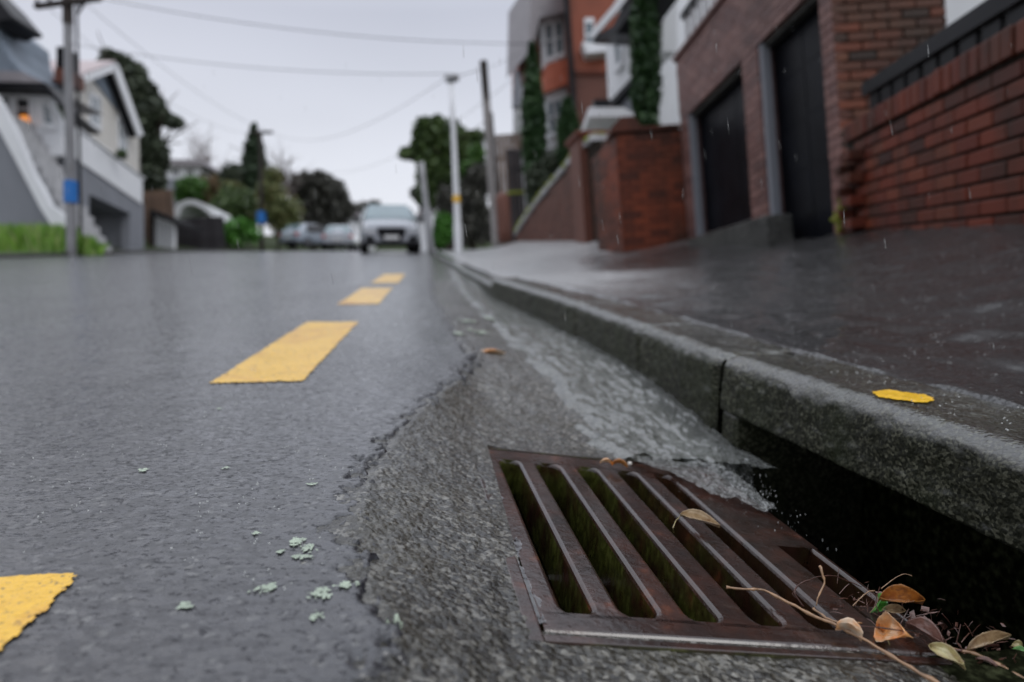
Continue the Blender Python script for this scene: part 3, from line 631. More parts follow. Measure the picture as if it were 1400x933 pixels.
def twig(label,pts,r0,r1,mat,side=None,name='twig'):
    n=len(pts); q=[]
    for i in range((n-1)*4+1):
        k=i/4; j=min(int(k),n-2); f=k-j
        a=pts[max(j-1,0)];b=pts[j];c=pts[j+1];d=pts[min(j+2,n-1)]
        q.append(.5*((2*b)+(-a+c)*f+(2*a-5*b+4*c-d)*f*f+(-a+3*b-3*c+d)*f**3)+(rng.random(3)-.5)*r0*.9)
    m=MB(); rr=[(r0+(r1-r0)*i/(len(q)-1))*(1+.35*(random.random()-.5)+(.45 if i%5==0 else 0)) for i in range(len(q))]
    m.tube(q,rr,8); o=m.build(name,MAT[mat],smooth=True); tag(o,label,'twig','twigs washed onto the drain')
    if side:
        for s in side: m=MB(); m.tube(s,[r1*.8]*len(s),5); m.build('side_shoot',MAT[mat],o,smooth=True)
    return o
twig('long bare tan twig reaching across the near end of the grate',[G(993,803,.010),G(1025,806,.013),G(1045,808,.013),G(1078,824,.012),G(1115,843,.011),G(1160,863,.010),G(1210,892,.008),G(1245,913,.008),G(1300,945,.008)],.0013,.0019,'twig')
twig('thin curved reddish twig arching over the last slot',[G(1098,830,.004),G(1087,812,.016),G(1092,800,.022),G(1112,791,.028),G(1138,787,.030),G(1160,795,.024),G(1178,803,.016)],.0009,.0004,'twigdark',[[G(1112,791,.028),G(1109,797,.022),G(1111,801,.02)],[G(1090,803,.02),G(1083,812,.018),G(1088,818,.016)]])
twig('short upright twig with a dry brown tip',[G(1116,828,.006),G(1119,815,.016),G(1127,798,.028),G(1124,784,.038),G(1121,774,.044)],.0006,.0016,'twig')
twig('crooked brown twig lying behind the long bare one',[G(1112,832,.010),G(1124,841,.011),G(1136,848,.010),G(1152,852,.010),G(1178,852,.010)],.0013,.0010,'twig')
twig('dark thin twig crossing the orange leaf',[G(1160,855,.012),G(1200,858,.018),G(1240,864,.022),G(1262,868,.016)],.0007,.0005,'twigdark')
twig('pale fine stalk hooking up over the dark inlet',[G(1205,805,.016),G(1215,797,.022),G(1228,788,.03),G(1238,785,.034),G(1247,788,.034)],.0005,.0003,'twig')
twig('thick brown twig leading out of the frame at lower right',[G(1295,886,.004),G(1325,892,.006),G(1350,902,.006),G(1380,918,.006),G(1425,945,.006)],.0016,.0024,'twig')
twig('knotted dark twig in front of the inlet',[G(1285,884,.003),G(1310,890,.005),G(1340,884,.008),G(1365,882,.01)],.0018,.0012,'twigdark')
twig('fine dark stalk bound round the brown leaf',[G(1203,803,.018),G(1199,815,.02),G(1198,828,.016),G(1203,842,.006)],.0006,.0005,'twigdark')
twig('second fine dark stalk bound round the brown leaf',[G(1230,812,.02),G(1233,822,.021),G(1234,834,.012)],.0005,.0005,'twigdark')
twig('fine grey stalk from the grate rim to the green leaf',[G(1166,829,.002),G(1178,816,.01),G(1188,809,.016),G(1196,808,.018)],.0006,.0005,'twig')
m=MB()
for i in range(2600):
    if i%3: u=random.uniform(.75,2.3); v=random.uniform(.7,4.2); w_=float(path(np.array(u),np.array(v))) if u>uk(v)+.19 else .074
    else: u=random.uniform(-1.6,-.1); v=random.uniform(.6,3.4); w_=0
    for k in range(random.choice((1,1,2,4))): ico(m,P(u+random.gauss(0,.004),v+random.gauss(0,.004),w_+.002+abs(random.gauss(0,.004))),random.uniform(.0006,.0016))
tag(m.build('splash_droplets',MAT['spray'],smooth=True),'tiny rain splashes jumping off the wet footpath and road',None,None,'stuff')
m=MB()
for i in range(150):
    x=random.uniform(1140,1400); y=815+(x-1140)*.33+random.gauss(0,14); p=G(x,y,random.uniform(.001,.009)); r=random.uniform(.001,.004)
    if i%3: a=rng.normal(size=3); a/=np.linalg.norm(a); m.tube([p-a*r*3,p+a*r*.5+GC*.001,p+a*r*3],[r*.14,r*.18,r*.1],4)
    else:
        a=rng.normal(size=3)*r; b_=rng.normal(size=3)*r; m.add([p-a,p-b_,p+a,p+b_,p+GC*.0008],[(0,1,4),(1,2,4),(2,3,4),(3,0,4)])
tag(m.build('plant_debris',MAT['leaf_dark']),'matted wet brown plant crumbs washed around the leaves and twigs',None,None,'stuff')
# falling raindrops (real drops, slightly drawn out)
m=MB()
for i in range(190):
    x=random.uniform(20,1390); y=random.uniform(20,600) if i%5 else random.uniform(100,400); d=random.uniform(.75,2.6)
    c=W(x,y,d)
    if d*1<.9: continue
    q=MR@c
    if q[2]+HC<.12: continue
    l=random.uniform(.008,.016); r=random.uniform(.0004,.0008); tl=V3(random.uniform(-.12,.04),0,1)
    m.tube([c-tl*l,c-tl*l*.5,c,c+tl*l*.5,c+tl*l],[r*.2,r,r*1.1,r*.7,r*.1],6)
tag(m.build('falling_rain',MAT['drop'],smooth=True),'raindrops falling over the street',None,None,'stuff')
# ================================================================== BUILDINGS AND WALLS, RIGHT SIDE
def bm_box_mesh(name,x,y,z,bev,mat):
    m=MB(); m.box(Fr((0,0,0),(1,0,0),V3(0,1,0),V3(0,0,1)),0,x,0,y,0,z)
    me=bpy.data.meshes.new(name); me.from_pydata(m.v,[],m.f); bm=bmesh.new(); bm.from_mesh(me); bmesh.ops.recalc_face_normals(bm,faces=bm.faces)
    if bev: bmesh.ops.bevel(bm,geom=list(bm.edges),offset=bev,segments=1,affect='EDGES')
    bm.to_mesh(me); bm.free(); me.materials.append(mat); return me
def place(name,me,F,a,b,c,parent,jit=.003):
    o=bpy.data.objects.new(name,me); C.objects.link(o)
    p=F.p(a,b+(random.random()-.5)*jit*2,c)
    adopt(o,parent)
    o.matrix_basis=Matrix(((F.a[0],F.b[0],F.c[0],p[0]),(F.a[1],F.b[1],F.c[1],p[1]),(F.a[2],F.b[2],F.c[2],p[2]),(0,0,0,1)))
    return o
def bricks(F,a0,a1,c0,c1,parent,me_full,me_half,L,H,gap=.012,b=-.006,keep=None,joined=None,depth=.06):
    """running bond between a0..a1, c0..c1; single objects, or into MB when joined"""
    r=0; c=c0
    while c<c1-H*.4:
        a=a0-(L+gap)/2*(r%2)
        while a<a1:
            x0=max(a,a0); x1=min(a+L,a1)
            if x1-x0>.008 and (keep is None or keep((x0+x1)/2,c+H/2)):
                hh=min(H,c1-c)
                if joined is not None: 
                    j=(random.random()-.5)*.006; joined.box(F,x0,x1,b+j,b+depth,c,c+hh)
                else:
                    o=place('brick',me_full,F,x0,b,c,parent)
                    if x1-x0<L*.98: o.scale=((x1-x0)/L,1,1)
            a+=L+gap
        c+=H+gap; r+=1
# ---- red brick garden wall at the right
RWo=W(1162,322,4.9); dA=W(1400,300,2.74)-RWo
FR=away(Fr(RWo,-dA)); FR.a=FR.a
# horizontal 'behind' axis, course axis upright to the slope
bax=np.cross(FR.a,V3(0,0,1)); bax/=np.linalg.norm(bax); bax=bax if bax@V3(1,0,0)>0 else -bax
FR=Fr(RWo,FR.a,bax,None); 
if FR.c[2]<0: FR.c=-FR.c
topL=FR.px(1160,165)[1]; undL=FR.px(1160,184)[1]; topR=FR.px(1400,36)[1]
wallr=empty('brick_wall',RWo,'low red brick garden wall with a soldier course on top, right of the garages','brick wall')
TOP=(topL+topR)/2; CO=.125; LEN=3.9      # a runs uphill, so the wall spans a -LEN..0
print('wall top',topL,topR,undL)
b=MB(); b.box(FR,-LEN,.045,.012,.20,-.3,TOP-.02); b.build('mortar',MAT['mortar'],wallr)
BL,BH=.215,.066
bf=bm_box_mesh('brick',BL,.10,BH,.006,MAT['brick'])
n=int((TOP-CO+.30)/(BH+.012)); c0=TOP-CO-.012-n*(BH+.012)
bricks(FR,-LEN,.05,c0,TOP-CO-.012,wallr,bf,bf,BL,BH,.012,-.004)
sb=bm_box_mesh('coping_brick',.078,.24,CO,.007,MAT['brick'])
a=-LEN
while a<-.01: place('coping_brick',sb,FR,a,-.022,TOP-CO+(random.random()-.5)*.004,wallr,.006); a+=.091
# ---- dark rail with slats above the wall
rl=empty('slatted_rail',FR.p(0,.1,TOP),'black timber rail with spaced slats standing above the red brick wall','rail')
FR2=FR.sh(.11)
p0=FR2.px(1187,112); p1=FR2.px(1356,0); sl_=(p1[1]-p0[1])/(p1[0]-p0[0])
rail=lambda a: p0[1]+sl_*(a-p0[0])
b=MB(); b.prism(FR2,[(p0[0]+.05,rail(p0[0]+.05)),(-LEN,rail(-LEN)),(-LEN,rail(-LEN)-.09),(p0[0]+.05,rail(p0[0]+.05)-.09)],-.03,.06); b.build('top_rail',MAT['black'],rl)
a=p0[0]-.02
while a>-LEN:
    b=MB(); w_=.155; b.prism(FR2,[(a,TOP+.005),(a-w_,TOP+.005),(a-w_,rail(a-w_)-.092),(a,rail(a)-.092)],0,.03); b.build('slat',MAT['black'],rl); a-=.215
# ---- white wall of a house beyond the rail
FW=Fr(W(1300,40,6.2),(1,0,0),V3(0,1,0),V3(0,0,1))
t=empty('white_house_wall',FW.p(0,0,-2.4),'white rendered house wall seen above the black rail at the right edge','wall')
b=MB(); b.box(FW,-.25,4.5,0,.25,-2.2,3.2); b.build('wall',MAT['white'],t)
b=MB(); b.box(FW,-.3,4.6,-.1,.35,3.2,3.35); b.build('fascia',MAT['dark'],t)
# ---- garage block
FGa=Fr(V3(2.72,5.97,0),V3(2.43-2.72,9.35-5.97,0),None,V3(0,0,1)); FGa=away(FGa); FGa.c=V3(0,0,1)
q=lambda x,y:FGa.px(x,y)
gar=empty('garage_block',FGa.p(2,0,1),'pink mottled brick double garage with dark openings and a balustrade on its roof','garage')
zt=q(1035,62)[1]; zp=q(925,84)[1]
aR=q(1159,322)[0]; r0=q(1142,318)[0]; r0=q(1137,250)[0]; r1=q(1044,200)[0]; l0=q(1022,200)[0]; l1=q(945,250)[0]; aL=q(936,250)[0]
print('garage',zt,zp,aR,r0,r1,l0,l1,aL, 'base',q(1142,318),q(954,326))
gb=lambda a: .3+(a)*.12     # below ground everywhere
j=MB()
def keepG(a,c):
    if c>zt: return True
    if a<r0 or a>l1 or r1<a<l0: return True
    return False
bricks(FGa,aR,r0,.2,zt-.01,None,None,None,.225,.074,.012,-.006,joined=j); bricks(FGa,r1,l0,.2,zt-.01,None,None,None,.225,.074,.012,-.006,joined=j)
bricks(FGa,l1,aL,.2,zt-.01,None,None,None,.225,.074,.012,-.006,joined=j); bricks(FGa,aR,aL,zt+.002,zp,None,None,None,.225,.074,.012,-.006,joined=j)
tag(j.build('brickwork',MAT['pinkstone'],gar),None,None,None,'stuff')
b=MB(); b.box(FGa,aR+.004,r0-.004,.004,.40,.2,zt); b.box(FGa,r1+.004,l0-.004,.004,.40,.2,zt); b.box(FGa,l1+.004,aL+.01,.004,.4,.2,zt); b.box(FGa,aR+.004,aL+.01,.004,.4,zt+.006,zp); b.build('mortar',MAT['mortar_pink'],gar)
for x0,x1,lab in ((r0,r1,'narrow dark garage door nearest the red brick wall'),(l0,l1,'wide dark garage door farther up the street')):
    b=MB(); b.box(FGa,x0-.1,x1+.1,.17,.23,.2,zt+.1); o=b.build('garage_door',MAT['door'],gar); tag(o,lab)
    b=MB(); k=5
    for i in range(k):
        z0=.5+(zt-.5)*i/k
        n_=max(2,int((x1-x0)/.55))
        for jj in range(n_):
            w_=(x1-x0)/n_; b.box(FGa,x0+w_*jj+.02,x0+w_*(jj+1)-.02,.166,.168,z0+.02,z0+(zt-.5)/k-.01)
    b.build('door_panel',MAT['door'],o)
    for xx in (x1,):
        s_=1 if xx==x1 else -1
        b=MB(); b.box(FGa,min(xx,xx-s_*.07)+.0,max(xx,xx-s_*.07),.02,.10,.2,zt-.002); b.build('door_post',MAT['grey'],gar)
    b=MB(); b.box(FGa,x0,x1,.05,.14,zt-.05,zt+.003); b.build('door_head',MAT['darkconc'],gar)
# coping and balustrade
b=MB(); b.box(FGa,aR-.03,aL+.03,-.05,.45,zp,zp+.06); b.build('coping',MAT['pinkstone'],gar,bevel=.01)
bal=empty('balustrade',FGa.p(3,.2,zp),'dark topped balustrade with upright slats along the garage roof','balustrade')
b=MB(); b.box(FGa,aR,aL,.1,.2,zp+.56,zp+.64); b.build('handrail',MAT['dark'],bal); b=MB(); b.box(FGa,aR,aL,.12,.18,zp+.08,zp+.12); b.build('bottom_rail',MAT['dark'],bal)
a=aR+.1; sm=bm_box_mesh('baluster',.10,.03,.44,0,MAT['concretepole'])
while a<aL: place('baluster',sm,FGa,a,.13,zp+.12,bal,0); a+=.22
# near side wall of the garage (tall brick pier facing down the street)
FPi=Fr(FGa.p(aR,0,0),-V3(-.92,.0,0),V3(0,1,0),V3(0,0,1)); 
aE=FPi.px(1296,60)[0]
pier=empty('brick_pier',FPi.p(.3,0,.6),'tall stained brick end wall of the garage rising behind the low red wall','brick wall')
b=MB(); b.box(FPi,.006,aE-.006,.01,.12,.2,zp+1.2); b.box(FPi,.45,aE-.006,.121,.6,.2,zp+1.2); b.build('mortar',MAT['mortar'],pier)
bp=bm_box_mesh('brick',.215,.09,.066,.005,MAT['brick_dark'])
bricks(FPi,0,aE,.75,zp+.6,pier,bp,bp,.215,.066,.012,-.006)
b=MB(); b.box(FPi,.0,aE,-.004,.11,zp+.62,zp+1.3); b.build('pier_top',MAT['brick_dark'],pier)
# moss at the pier foot
m=MB()
for i in range(160):
    c=W(1151+random.gauss(0,3.5),296+random.gauss(0,11),4.83)+V3(0,random.gauss(0,.015),0); ico(m,c,random.uniform(.008,.02))
tag(m.build('moss_clump',MAT['mossgreen'],smooth=True),'bright yellow green moss at the foot of the garage corner',None,None,'stuff')
# ramp wedge in front of the far garage
FRa=FGa.sh(-.25)
b=MB(); z=lambda x,y:FRa.px(x,y)
b.prism(FRa,[(z(940,327)[0],z(940,327)[1]-.2),(z(940,327)[0],z(940,327)[1]),(z(1047,294)[0],z(1047,294)[1]),(z(1047,294)[0],z(1047,325)[1]-.2)],0,.26)
tag(b.build('concrete_ramp',MAT['darkconc'],bevel=.01),'dark wedge shaped concrete ramp at the mouth of the far garage','ramp')
# ---- brick block left of the garage
pc=FGa.p(aL+.05,0,0); FB=Fr(V3(pc[0],pc[1]+.03,0),V3(-1,0,0),V3(0,1,0),V3(0,0,1))
xa=FB.px(847,250)[0]; zb=FB.px(847,182)[1]
blk=empty('brick_gate_pier',FB.p(xa/2,0,1.5),'broad weathered brick block left of the garages with a low pitched cap','brick pier')
FBs=Fr(FB.p(xa,0,0),V3(FB.p(xa,0,0)[0]*0-.22,1.3,0)/1.0,None,V3(0,0,1)); FBs=away(FBs); FBs.c=V3(0,0,1)
if FBs.b[0]<0: FBs.b=-FBs.b
bs=FBs.px(812,250)[0]
j=MB(); bricks(FB,-.35,xa,.85,zb,None,None,None,.225,.076,.012,-.008,joined=j); bricks(FBs,0.01,bs,.85,zb,None,None,None,.225,.076,.012,-.008,joined=j)
tag(j.build('brickwork',MAT['brick_joined'],blk),None,None,None,'stuff')
b=MB(); b.prism(Fr(FB.o,FB.a,V3(0,0,1),FB.b),[(-.35,.004),(xa-.004,.004)]+[tuple(((FBs.p(bs,.004,0)-FB.o)@FB.a-.01,(FBs.p(bs,.004,0)-FB.o)@FB.b)),(-.35,(FBs.p(bs,0,0)-FB.o)@FB.b)],.85,zb-.002); b.build('mortar',MAT['mortar'],blk)
b=MB(); cx=xa*.80
b.prism(FB,[(xa*.0,zb),(xa+.08,zb),(xa+.08,zb+.05),(xa*.92,zb+.20),(xa*.72,zb+.20),(xa*.60,zb+.05),(0,zb+.05)],-.06,1.45); b.build('pitched_cap',MAT['brick_joined'],blk)
# ---- sloping mossy wall beyond the block
w0=W(812,331,11.3); w1=W(704,331,17.5)
FS=Fr(w0,w1-w0); FS=Fr(V3(w0[0],w0[1],0),V3(w1[0]-w0[0],w1[1]-w0[1],0),None,V3(0,0,1)); FS=away(FS); FS.c=V3(0,0,1)
tp=[FS.px(*p) for p in ((812,192),(790,212),(760,248),(735,278),(716,305),(706,322))]
slw=empty('sloping_wall',w0,'brown brick retaining wall whose mossy top slopes down up the street','brick wall')
lowp=[(tp[-1][0],tp[-1][1]-.8),(0,w0[2]-.6)]
b=MB(); b.prism(FS,[(a,c) for a,c in tp]+lowp,.01,.3); b.build('mortar',MAT['mortar'],slw)
tops=sorted(tp); ta=[p[0] for p in tops]; tcs=[p[1] for p in tops]
j=MB(); bricks(FS,0.02,max(ta),w0[2]-.5,max(tcs),None,None,None,.225,.076,.012,-.006,keep=lambda a,c:c+.05<np.interp(a,ta,tcs) and c>w0[2]-.4+a*.12,joined=j); tag(j.build('brickwork',MAT['brick_sloped'],slw),None,None,None,'stuff')
j=MB(); 
for (a,c),(a2,c2) in zip(tp[:-1],tp[1:]): j.prism(FS,[(a,c),(a2,c2),(a2,c2+.10),(a,c+.10)],-.05,.36)
j.build('coping',MAT['concretepole'],slw)
j=MB()
for i in range(900):
    a=random.uniform(min(ta),max(ta)); c=float(np.interp(a,ta,tcs))+.10; ico(j,FS.p(a,random.uniform(-.06,.3),c+random.gauss(-.01,.025)),random.uniform(.015,.045))
tag(j.build('moss',MAT['mossgreen'],slw,smooth=True),None,None,None,'stuff')
for x in (797,):
    a=FS.px(x,250)[0]; b=MB(); zt_=FS.px(x,190)[1]; b.box(FS,a-.28,a+.28,-.12,.42,w0[2]-.4,zt_); b.build('wall_pier',MAT['brick_sloped'],slw); b=MB(); b.box(FS,a-.34,a+.34,-.18,.48,zt_,zt_+.1); b.build('pier_cap',MAT['brick_joined'],slw,bevel=.02)
def house_box(name,label,pts,depth,mat,d=None,F=None,cat_='house'):
    pass
def facing(x,y,d): return Fr(W(x,y,d)*V3(1,1,0),(1,0,0),V3(0,1,0),V3(0,0,1))
def pn(parent,name,F,pts,b0,b1,mat,label=None,bev=0):
    m=MB(); m.prism(F,[F.px(x,y,b0) for x,y in pts],b0,b1); o=m.build(name,MAT[mat],parent,bevel=bev); return tag(o,label)
def window(parent,F,pts,fr='white',gl='glass',t=.07,b=-.03,bars=1,rows=1):
    """framed window from four image corners TL,TR,BR,BL"""
    Q=[np.array(F.px(x,y,b)) for x,y in pts]; c=sum(Q)/4
    m=MB(); inn=[q+(c-q)*min(.35,t*2/np.linalg.norm(q-c)) for q in Q]
    for i in range(4):
        m.prism(F,[tuple(Q[i]),tuple(Q[(i+1)%4]),tuple(inn[(i+1)%4]),tuple(inn[i])],b-.02,b+.06)
    for k in range(1,bars+1):
        f=k/(bars+1); A=inn[0]*(1-f)+inn[1]*f; B=inn[3]*(1-f)+inn[2]*f; m.prism(F,[(A[0]-.02,A[1]),(A[0]+.02,A[1]),(B[0]+.02,B[1]),(B[0]-.02,B[1])],b-.015,b+.05)
    for k in range(1,rows+1):
        f=k/(rows+1); A=inn[0]*(1-f)+inn[3]*f; B=inn[1]*(1-f)+inn[2]*f; m.prism(F,[(A[0],A[1]-.02),(B[0],B[1]-.02),(B[0],B[1]+.02),(A[0],A[1]+.02)],b-.012,b+.048)
    w=m.build('window',MAT[fr],parent)
    m=MB(); m.prism(F,[tuple(q) for q in inn],b+.02,b+.035); m.build('pane',MAT[gl],w)
    m=MB(); s0,s1=Q[3],Q[2]; m.prism(F,[(s0[0],s0[1]),(s1[0],s1[1]),(s1[0],s1[1]-.05),(s0[0],s0[1]-.05)],b-.06,b+.05); m.build('sill',MAT[fr],w)
    return w
# ---- white house above the garages
FH=Fr(V3(3.3,14.5,0),V3(-.1,1,0),None,V3(0,0,1)); FH=away(FH); FH.c=V3(0,0,1)
wh=empty('white_house',W(900,200,14)*V3(1,1,1),'white rendered house with a black gutter standing above the garages','house')
FHf=facing(935,100,13.2)
pn(wh,'front_wall',FHf,[(905,-70),(1120,-70),(1120,260),(905,260)],0,.3,'white')
pn(wh,'side_return',FHf,[(898,260),(915,260),(915,-60),(898,-60)],-.02,2.2,'white')
FHs=Fr(FHf.p(*[FHf.px(865,100)[0],0,0]),V3(-.32,1,0),None,V3(0,0,1)); FHs=away(FHs)
if FHs.b[0]<0: FHs.b=-FHs.b
FHs.c=V3(0,0,1)
F3=Fr(V3(*(W(865,60,13.0)*V3(1,1,0))),V3(-.30,1,0),None,V3(0,0,1)); F3=away(F3); F3.c=V3(0,0,1)
if F3.b[0]<0: F3.b=-F3.b
pn(wh,'gable_wall',F3,[(906,-70),(865,-40),(845,20),(828,62),(832,142),(868,105),(906,70)],0,.3,'white')
window(wh,F3,[(838,60),(848,48),(852,88),(842,98)],bars=0,rows=0)
pn(wh,'black_gutter',F3,[(906,-60),(870,-30),(838,35),(808,52),(812,60),(842,46),(880,-10),(906,-40)],-.75,-.05,'black')
pn(wh,'white_fascia',F3,[(880,-60),(838,8),(806,46),(809,54),(846,12),(886,-40)],-.80,-.76,'white')
pn(wh,'lower_roof_edge',F3,[(832,140),(868,101),(870,106),(836,147)],-.15,.35,'black')
pn(wh,'lean_to_roof',F3,[(836,147),(872,107),(872,166),(846,166)],.0,.4,'grey')
pc2=facing(838,150,12.4)
cn=empty('porch_canopy',W(838,152,12.4),'flat white porch canopy above the brick block','canopy')
pn(cn,'canopy_slab',pc2,[(805,147),(852,147),(868,156),(870,168),(862,168),(850,160),(805,160)],-.3,1.1,'white')
pn(cn,'canopy_fascia',pc2,[(812,136),(834,136),(834,147),(812,147)],0,.8,'dark')
# ---- orange brick house with bay windows
bh=empty('bay_window_house',W(770,150,22),'orange brick house with stacked white bay windows and red tiled aprons','house')
FO=facing(790,100,19.5)
pn(bh,'brick_wall',FO,[(774,-40),(850,-40),(850,100),(778,100)],0,3,'orangebrick')
pn(bh,'lower_brick_wall',FO,[(778,100.5),(850,100.5),(850,340),(800,340)],.0,3,'brick_sloped')
pn(bh,'string_course',FO,[(777,97),(850,97),(850,102),(777,102)],-.08,0,'brick_joined')
pn(bh,'downpipe',FO,[(769,-40),(776,-40),(792,200),(785,200)],-.16,-.04,'dark')
window(bh,FO,[(799,25),(812,25),(812,72),(800,72)],bars=0)
pn(bh,'window_hood',FO,[(796,58),(835,58),(833,70),(802,73)],-.5,0,'white')
FBay=Fr(W(757,100,20.5)*V3(1,1,0),(1,.35,0),None,V3(0,0,1)); FBay=away(FBay); FBay.c=V3(0,0,1)
pn(bh,'upper_bay',FBay,[(738,20),(770,15),(775,80),(742,95)],0,1.4,'white')
pn(bh,'lower_bay',FBay,[(742,128),(778,118),(780,190),(780,330),(752,330),(750,198)],0,1.4,'white')
pn(bh,'tiled_apron',FBay,[(748,88),(774,80),(778,114),(742,128)],-.25,1.4,'roofred')
pn(bh,'eaves',FBay,[(726,-30),(775,-30),(775,16),(738,24),(730,60),(724,70)],-.5,1.6,'roofgrey')
window(bh,FBay,[(745,30),(755,28),(757,80),(748,84)],t=.05,bars=0,b=-.08); window(bh,FBay,[(758,28),(768,25),(771,75),(761,79)],t=.05,bars=0,b=-.08)
for i in range(3): window(bh,FBay,[(748+i*10,138-i*3),(756+i*10,135-i*3),(759+i*9,183-i*3),(752+i*9,186-i*3)],t=.04,bars=0,rows=1,b=-.08)
pn(bh,'dark_gable',FBay,[(724,70),(732,50),(740,64),(741,100),(730,100)],.1,1.2,'brick_joined')
# ---- red roofed white house beyond
rh=empty('red_roofed_house',W(712,140,27),'narrow white house with a red roof just left of the bay window house','house')
FRr=facing(712,120,27)
pn(rh,'wall',FRr,[(702,92),(730,92),(736,190),(702,145)],0,5,'white')
pn(rh,'roof',FRr,[(700,72),(730,72),(735,96),(708,96)],-.4,5,'roofred')
pn(rh,'grey_gable',FRr,[(703,78),(713,104),(711,145),(700,146)],-.3,-.04,'grey')
window(rh,FRr,[(716,108),(722,108),(723,128),(717,128)],t=.05,bars=0)
# ---- fences and gate beyond the sloping wall
def boards(label,name,catn,x0,x1,ytop,ybot,d,wpx,mat,dx=0,grp=None,rail=True,board='board',th=.03):
    F=facing((x0+x1)/2,(ytop+ybot)/2,d); r_=empty(name,W((x0+x1)/2,ybot,d),label,catn,grp)
    zt_=F.px(x0,ytop)[1]; zb_=F.px(x0,ybot)[1]; a0_=F.px(x0,ytop)[0]; a1_=F.px(x1,ytop)[0]; n_=max(1,int((x1-x0)/wpx)); w_=(a1_-a0_)/n_
    me=bm_box_mesh(board,w_-.012,th,zt_-zb_,0,MAT[mat])
    for i in range(n_): place(board,me,F,a0_+w_*i,0,zb_+random.uniform(-.01,.01),r_,.002)
    if rail:
        for f in (.2,.8): b=MB(); z_=zb_+(zt_-zb_)*f; b.box(F,a0_,a1_,th+.005,th+.06,z_-.04,z_+.04); b.build('rail',MAT[mat],r_)
    return r_,F
boards('brown vertical board fence beyond the timber pole','board_fence','fence',672,722,185,345,21.5,5,'browntimber')
g,F_=boards('dark grey slatted gate between the timber pole and the tall cypress','dark_gate','gate',692,724,205,345,19.5,5,'fencedark')
b=MB(); b.box(F_,F_.px(691,205)[0]-.05,F_.px(724,205)[0],-.05,.0,F_.px(700,262)[1]-.08,F_.px(700,262)[1]); b.build('cross_rail',MAT['mossgreen'],g)
boards('dark fence panel between the two cypresses','fence_panel','fence',744,775,205,300,18.6,5,'fencedark')
m=MB(); c0_=W(691,331,18); 
m.tube([c0_,c0_+V3(0,0,.3),c0_+V3(0,0,1.15),c0_+V3(0,0,1.3),c0_+V3(0,0,1.36)],[.2,.2,.2,.15,.05],14); tag(m.build('round_brick_post',MAT['brick_sloped'],smooth=True),'round topped brown brick post at the low end of the sloping wall','post')
# ================================================================== POLES
def pole(name,label,x0,y0,x1,y1,d,r0,r1,mat,catn='pole'):
    B=W(x0,y0,d); T=W(x1,y1,d); r_=empty(name,B,label,catn)
    m=MB(); B2=B-(T-B)/np.linalg.norm(T-B)*.3; m.tube([B2]+[B+(T-B)*k/6 for k in range(7)],[r0]+[r0+(r1-r0)*k/6 for k in range(7)],14); m.build('pole',MAT[mat],r_,smooth=True)
    return r_,B,T
# left utility pole
r_,B,T=pole('utility_pole','grey utility pole with a blue band beside the left footpath',98,349,92,-25,17.5,.125,.105,'greypole')
def band(r_,B,T,f0,f1,rr,mat,name='blue_band'):
    m=MB(); m.tube([B+(T-B)*f0,B+(T-B)*f1],rr,16); m.build(name,MAT[mat],r_,smooth=False)
L_=349+25
band(r_,B,T,(349-278)/L_,(349-248)/L_,.165,'blue')
band(r_,B,T,(349-34)/L_,(349+14)/L_,.125,'darktimber','dark_sleeve')
m=MB(); m.tube([B+V3(.19,.1,0),T+V3(.17,.1,0)],.035,8); m.build('cable_conduit',MAT['dark'],r_,smooth=True)
cz=W(92,4,17.4); 
m=MB(); F_=Fr(cz,(1,-.10,0)); F_.c=V3(0,0,1); m.box(F_,-.92,.95,-.06,.06,-.05,.07); m.build('crossarm',MAT['darktimber'],r_)
for x in (-.85,-.5,.5,.88): m=MB(); m.tube([F_.p(x,0,.07),F_.p(x,0,.12),F_.p(x,0,.2)],[.02,.05,.035],8); m.build('insulator',MAT['wire'],r_,smooth=True)
m=MB(); m.tube([F_.p(.5,0,-.05),F_.p(.25,0,-.35)],.03,6); m.tube([F_.p(.35,0,-.06),F_.p(.42,0,-.16)],.05,6); m.build('cable_bracket',MAT['dark'],r_)
# street lamp pole
r_,B,T=pole('street_lamp','white street lamp pole standing at the kerb edge of the footpath',627,345,617,112,17,.095,.05,'white','street lamp')
band(r_,B,T,0,.16,.105,'white','base_sleeve')
LC=W(617,106,17); F_=Fr(LC,(1,0,0)); F_.c=V3(0,0,1); F_.b=V3(0,1,0)
m=MB(); m.box(F_,-.17,.19,-.1,.25,-.03,.06); m.build('lamp_head',MAT['concretepole'],r_,bevel=.02); m=MB(); m.box(F_,-.15,.02,-.07,.2,-.075,-.033); m.build('lamp_lens',MAT['lampglass'],r_)
m=MB(); m.tube([LC+V3(0,0,-.16),LC+V3(0,0,-.03)],.06,10); m.build('lamp_neck',MAT['dark'],r_)
m=MB(); m.tube([B+(T-B)*.29,B+(T-B)*.33],.099,14); m.build('yellow_tag',MAT['yellow'],r_)
# leaning timber pole
r_,B,T=pole('timber_pole','weathered leaning timber pole with a dark top beyond the street lamp',679,331,661,85,20,.15,.11,'timberpole')
band(r_,B,T,.6,1.003,.118,'darktimber','dark_top')
m=MB(); m.tube([B+V3(.17,.05,0),B+(T-B)*.72+V3(.14,.05,0)],.03,8); m.build('cable_conduit',MAT['dark'],r_)
r_,B,T=pole('short_leaning_post','short pale leaning pole behind the parked white car',589,338,576,222,23.5,.12,.09,'concretepole')
r_,B,T=pole('dark_power_pole','dark distant power pole with a blue band among the shrubs',358,338,356,180,40,.13,.11,'darktimber')
L_=338-180; band(r_,B,T,(338-306)/L_,(338-290)/L_,.27,'blue')
m=MB(); m.tube([W(345,182,40),W(373,181,40)],.09,6); m.build('crossarm',MAT['darktimber'],r_)
